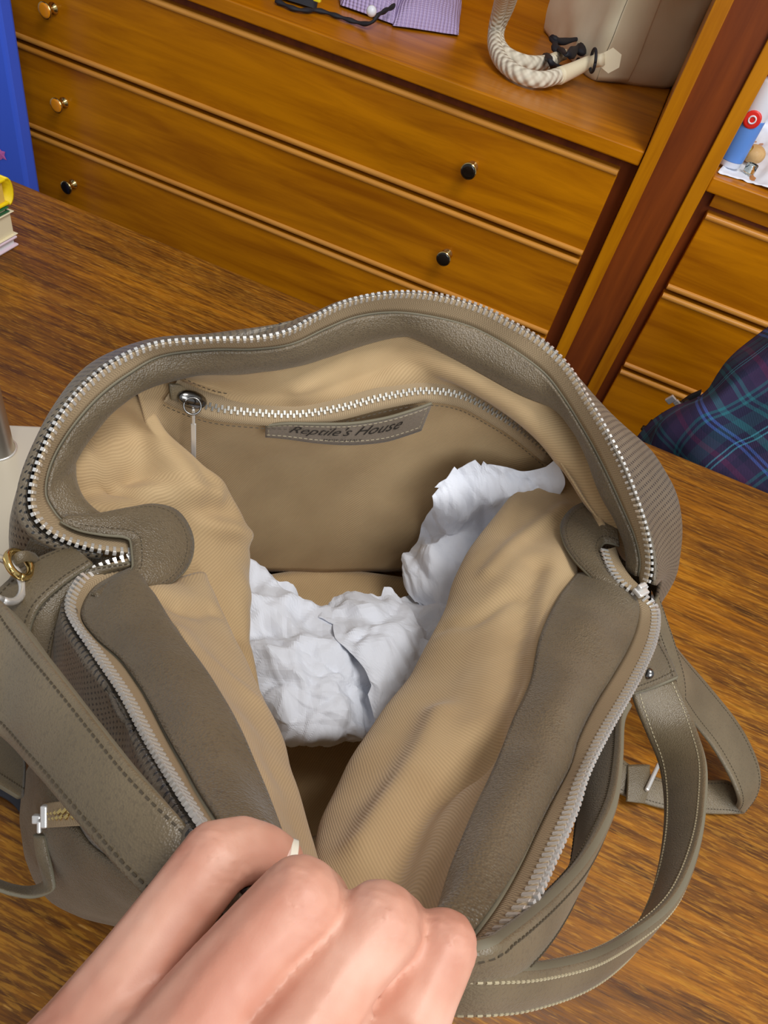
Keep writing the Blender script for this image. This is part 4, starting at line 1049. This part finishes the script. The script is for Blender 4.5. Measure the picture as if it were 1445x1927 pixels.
bp = empty('black_pouch', px(540, 5, WT), 'small black pouch with yellow mark at the top edge, left of lilac garment', 'pouch')
pillow('body', [px(490, -10, WT), px(595, 22, WT), px(610, -60, WT), px(500, -90, WT)], 0.025, M['black'], bp, 30, 30, 66, 0.006, 4)
bm = bmesh.new(); box_bm(bm, px(597, 0, .212), (0.010, 0.006, 0.004)); bmobj('yellow_mark', bm, newmat('yellow_print', srgb(236, 214, 30), 0.6), bp, False, 0.001)

# right chest top: paper, spray can, beads
sheet = crumple(loft([PX([(1350, 325, .1825), (1400, 339, .183), (1450, 357, .184), (1540, 390, .184)]), PX([(1385, 285, .183), (1430, 292, .184), (1500, 310, .186), (1580, 330, .186)]), PX([(1410, 245, .185), (1450, 245, .19), (1520, 260, .2), (1600, 280, .2)]), PX([(1420, 200, .21), (1460, 190, .23), (1540, 200, .24), (1620, 215, .24)])], 40, 40), 71, 0.002, (0.04, 0.09), 6)
tag(gridmesh('paper_sheet', sheet, M['paper'], None, 0.0004, 0.0), 'crinkled white paper sheet spread on the right chest top under small beads', 'paper')
M['canw'] = newmat('white_plastic', srgb(226, 230, 240), 0.35); M['canb'] = newmat('blue_label', srgb(88, 138, 214), 0.4); M['canr'] = newmat('red_plastic', srgb(222, 44, 36), 0.35)
cc = px(1362, 318, .1835)+A(0.004, 0.02, 0); cc[2] = .1842
can = empty('spray_can', cc, 'slim white can with blue label and red cap beside the post', 'can')
lathe('can_body', cc, EZ, [(0, .013), (.002, .0155), (.10, .0155), (.106, .0145)], M['canw'], can, 32)
lathe('blue_label', cc, EZ, [(.008, .0157), (.009, .0159), (.058, .0159), (.059, .0157)], M['canb'], can, 32)
lathe('red_cap', cc, EZ, [(.1062, .0145), (.107, .0165), (.17, .0155), (.176, .012)], M['canr'], can, 32)
q = cc+EZ*0.060; nq = into(q); nq[2] = 0; nq /= np.linalg.norm(nq); tq = np.cross(EZ, nq)
bd = lathe('red_badge', q+nq*0.0125, nq, [(0, .0105), (.0036, .0105), (.0038, .008)], M['canr'], can, 20)
ring('badge_ring', q+nq*0.0166, nq, 0.0042, 0.0010, M['canw'], can)
M['tanwood'] = wood('light_wood', srgb(190, 150, 96), srgb(212, 176, 124), (30, 30, 30), 0.6)
def bead(nm, x, y, r, mat, label, cat, flat=0.8):
    c = px(x, y, .186); c[2] = .1856+r*flat+0.0005
    c = px(x, y, c[2])
    bm = bmesh.new(); bmesh.ops.create_uvsphere(bm, u_segments=20, v_segments=14, radius=r, matrix=Matrix.Translation(Vector(c)) @ Matrix.Diagonal((1, 1, flat, 1)))
    ob = bmobj(nm, bm, mat, None, True); return tag(ob, label, cat)
wb = bead('wooden_bead', 1419, 290, .0145, M['tanwood'], 'round light tan wooden bead on the white paper sheet', 'bead', .8)
bead('stone_bead', 1412, 241, .0085, newmat('brown_glass', srgb(70, 44, 24), 0.15), 'small dark brown glossy bead behind the wooden bead', 'bead', .9)
bead('grey_bead', 1385, 285, .0088, newmat('grey_stone', srgb(168, 164, 146), 0.5), 'pale grey bead left of the wooden bead', 'bead', .7)
gs = px(1403, 277, .206)
tag(lathe('gold_stud', gs, EZ*0.8-A(.3, .5, 0), [(-.018, .002), (-.004, .003), (-.003, .0085), (0, .0095), (.0015, .008), (.002, .003)], M['gold']), 'shiny gold stud between the grey and wooden beads', 'stud')
M['glass'] = newmat('clear_glass', (0.9, 1.0, 0.96, 1), 0.03, 0.0, Transmission_Weight=1.0, IOR=1.45)
vc = px(1408, 325, .1845)
tag(lathe('glass_vial', vc, EZ, [(0, .0065), (.001, .0075), (.011, .0075), (.011, .0062), (.0015, .006)], M['glass']), 'tiny clear glass cup at the front of the white paper', 'glass')
kb = px(1458, 205, .196); bm = bmesh.new(); box_bm(bm, kb+A(.006, .03, .018), (.05, .04, .05), Matrix.Rotation(.3, 4, 'Z'))
tag(bmobj('black_box', bm, M['black'], None, False, 0.004), 'small black box at the right picture edge on the white paper', 'box')

# ------------------------------------------------------------------ plaid shirt behind the desk
def plaid():
    m = newmat('plaid_flannel', srgb(40, 40, 70), 0.9); t = NT(m); _, u, v = t.uv()
    nav, pur, tea, blu, mag = srgb(30, 30, 62), srgb(52, 36, 72), srgb(32, 96, 108), srgb(64, 96, 170), srgb(92, 34, 74)
    W = 0.105
    stops = [(0.0, nav), (.16, tea), (.20, nav), (.24, tea), (.28, nav), (.36, pur), (.50, mag), (.56, pur), (.66, nav), (.74, blu), (.77, nav), (.80, blu), (.83, nav), (.92, tea)]
    a = t.ramp(t.math('FRACT', t.math('DIVIDE', u, W)), stops, 'CONSTANT')
    stops2 = [(0.0, pur), (.2, tea), (.24, nav), (.28, tea), (.32, nav), (.45, srgb(28, 66, 84)), (.66, nav), (.74, srgb(70, 150, 170)), (.76, nav), (.80, srgb(70, 150, 170)), (.82, pur), (.9, nav)]
    b = t.ramp(t.math('FRACT', t.math('DIVIDE', v, W*0.9)), stops2, 'CONSTANT')
    w = t.math('SINE', t.math('MULTIPLY', t.math('ADD', u, v), 2*math.pi/0.0022))
    t.base(t.mix(t.math('MULTIPLY_ADD', w, 0.12, 0.5), a, b)); t.bump(w, 0.3, 0.001)
    return m
M['plaid'] = plaid()
def Y(*L): return [py(*p) for p in L]
sr_ = [Y((1188, 850, .86), (1225, 795, .87), (1268, 757, .88), (1318, 738, .885), (1368, 682, .89), (1430, 630, .9), (1520, 560, .92)),
       Y((1205, 862, .80), (1243, 812, .80), (1290, 775, .80), (1338, 752, .80), (1392, 704, .81), (1460, 655, .82), (1550, 590, .84)),
       Y((1240, 890, .79), (1285, 845, .785), (1332, 800, .78), (1380, 772, .79), (1430, 740, .80), (1500, 690, .81), (1580, 640, .82)),
       Y((1290, 930, .755), (1340, 890, .75), (1390, 850, .755), (1440, 820, .76), (1500, 780, .77), (1560, 740, .78), (1640, 690, .79)),
       Y((1360, 1000, .735), (1420, 960, .735), (1470, 925, .735), (1520, 890, .74), (1590, 850, .745), (1650, 820, .75), (1720, 780, .76))]
Gp = loft(sr_, 90, 64)
Gp = np.concatenate([Gp, [Gp[-1]*(1-s)+A(0, .0, -.75)*0+np.stack([Gp[-1][:, 0], np.full(90, .745), np.full(90, -.748)], 1)*s for s in np.linspace(0.05, 1, 20)]])
Gp = Gp+normals(Gp)*(fbm(Gp, 9, 81, 2)*0.010)[:, :, None]
Gp[:, :, 1] = np.maximum(Gp[:, :, 1], .722); Gp[:, :, 2] = np.maximum(Gp[:, :, 2], -.747)
sh = empty('plaid_shirt', (float(Gp[-1, :, 0].mean()), .75, -.748), 'navy purple and teal plaid flannel shirt hanging behind the right desk edge', 'clothing')
gridmesh('cloth', Gp, M['plaid'], sh, 0.002, 0.0)
ps = empty('dark_purse', py(1250, 775, .89), 'dark beaded purse corner with pale metal clip above the plaid shirt', 'purse')
bm = bmesh.new()
for k in range(36):
    q = py(1215+k*2.2+random.Random(k).uniform(-5, 5), 812-k*1.45+random.Random(k+50).uniform(-6, 6), .9)
    bmesh.ops.create_icosphere(bm, subdivisions=1, radius=.0062, matrix=Matrix.Translation(Vector(q)))
tag(bmobj('beading', bm, newmat('dark_beads', srgb(34, 28, 24), 0.35), ps, True), kind='stuff')
pp = Y((1205, 835, .905), (1240, 795, .905), (1290, 750, .905), (1320, 735, .905)); pq = [p+A(.05, .02, -.2) for p in pp]
gridmesh('body', loft([pp, pq], 20, 12), M['black'], ps, .006, 0.0)
for x, y, w_, h__ in ((1262, 752, .009, .012), (1275, 760, .011, .007)):
    bm = bmesh.new(); box_bm(bm, py(x, y, .885), (w_, .005, h__), Matrix.Rotation(.5, 4, 'Y')); bmobj('clip', bm, M['silver'], ps, False, .001)

# ------------------------------------------------------------------ left side of the desk
P1, P2 = px(-60, 518, 0), px(36, 462, 0)
dx = P2-P1; dx /= np.linalg.norm(dx); dyv = np.cross(EZ, dx)
def book(z0, z1, off, cover, pages, label, ct=0.0025, nm='book', rnd=0.0, L=0.16, Wd_=0.11):
    o0 = P2+dx*off[0]+dyv*off[1]
    e = empty(nm, o0-dx*Wd_/2+dyv*L/2+EZ*(z0+.0003), label, 'book', 'stack of books at the left desk edge')
    R3 = orient(dx, dyv, EZ)
    c = o0-dx*Wd_/2+dyv*L/2
    bm = bmesh.new(); box_bm(bm, c+EZ*((z0+z1)/2), (Wd_-.006, L-.006, z1-z0-2*ct), R3); bmobj('pages', bm, pages, e, False, .001)
    for z in (z0+ct/2+.0003, z1-ct/2):
        bm = bmesh.new(); box_bm(bm, c+EZ*z, (Wd_, L, ct), R3); bmobj('cover', bm, cover, e, False, .001)
    if rnd:
        h = (z1-z0)/2; a = np.linspace(-math.pi/2, math.pi/2, 9)
        prof = [c+dx*(Wd_/2+h*0.55*math.cos(t))+EZ*((z0+z1)/2+h*math.sin(t)) for t in a]
        G = np.array([[p+dyv*s for p in prof] for s in (-L/2, L/2)])
        gridmesh('spine', G, cover, e, .0022, 0.0)
M['pg'] = newmat('cream_pages', srgb(232, 222, 188), 0.8); M['pgy'] = newmat('yellowed_pages', srgb(226, 190, 90), 0.8)
book(0.0, .012, (0, 0), newmat('pink_white_cover', srgb(226, 206, 218), .5), newmat('white_pages', srgb(232, 236, 240), .8), 'thin white and pink book at the bottom of the stack')
book(.0124, .040, (.003, .001), M['pg'], M['pg'], 'thick cream paper-covered book in the middle of the stack', .001)
book(.0404, .046, (-.002, .002), newmat('green_cover', srgb(44, 100, 60), .5), M['pg'], 'thin dark green book under the yellow book', .001)
book(.0464, .075, (.002, .004), newmat('yellow_cover', srgb(244, 214, 20), .45), M['pgy'], 'bright yellow book with rounded spine on top of the stack', .003, rnd=1)
gl_ = P2-dx*.04+dyv*.10+EZ*.0755
tag(lathe('clear_jar', gl_, EZ, [(0, .012), (.002, .016), (.012, .016), (.014, .014), (.014, .012), (.003, .012)], M['glass']), 'small clear plastic cup on top of the yellow book', 'cup')

M['gloss_beige'] = newmat('glossy_beige', srgb(202, 192, 172), 0.22)
lm = empty('lamp_stand', uvz(-.25, .40, 0), 'glossy beige stand plate with chrome pole left of the handbag', 'stand')
bm = bmesh.new(); box_bm(bm, uvz(-.27, .39, .0105), (.32, .215, .02), Matrix.Rotation(BA, 4, 'Z')); bmobj('base_plate', bm, M['gloss_beige'], lm, False, .004, 3)
pb = px(6, 846, .0205)
lathe('pole', pb-EU*.004, EZ, [(0, .0135), (.002, .0135), (.003, .0125), (.25, .0125), (.5, .0125)], newmat('brushed_pole', srgb(206, 202, 190), .3, 0.9), lm, 32)
lathe('collar', pb-EU*.004, EZ, [(-.0002, .0145), (.0012, .0148), (.0016, .014)], M['silver'], lm, 32)

bs_ = strap('black_strip', PX([(-60, 1330, .012), (0, 1392, .010), (40, 1450, .008), (72, 1520, .006), (84, 1575, .004)]), PX([(-60, 1480, .010), (-20, 1490, .008), (20, 1510, .006), (48, 1545, .004), (66, 1580, .003)]), None, 0.003, 30, sew=(), mat=M['black'])  # flat black strip added to fill an unclear dark area under the handle
bs_.data.materials[1] = M['black']
tag(bs_, 'flat black strip added on the desk for the dark area under the left handle', 'strap')
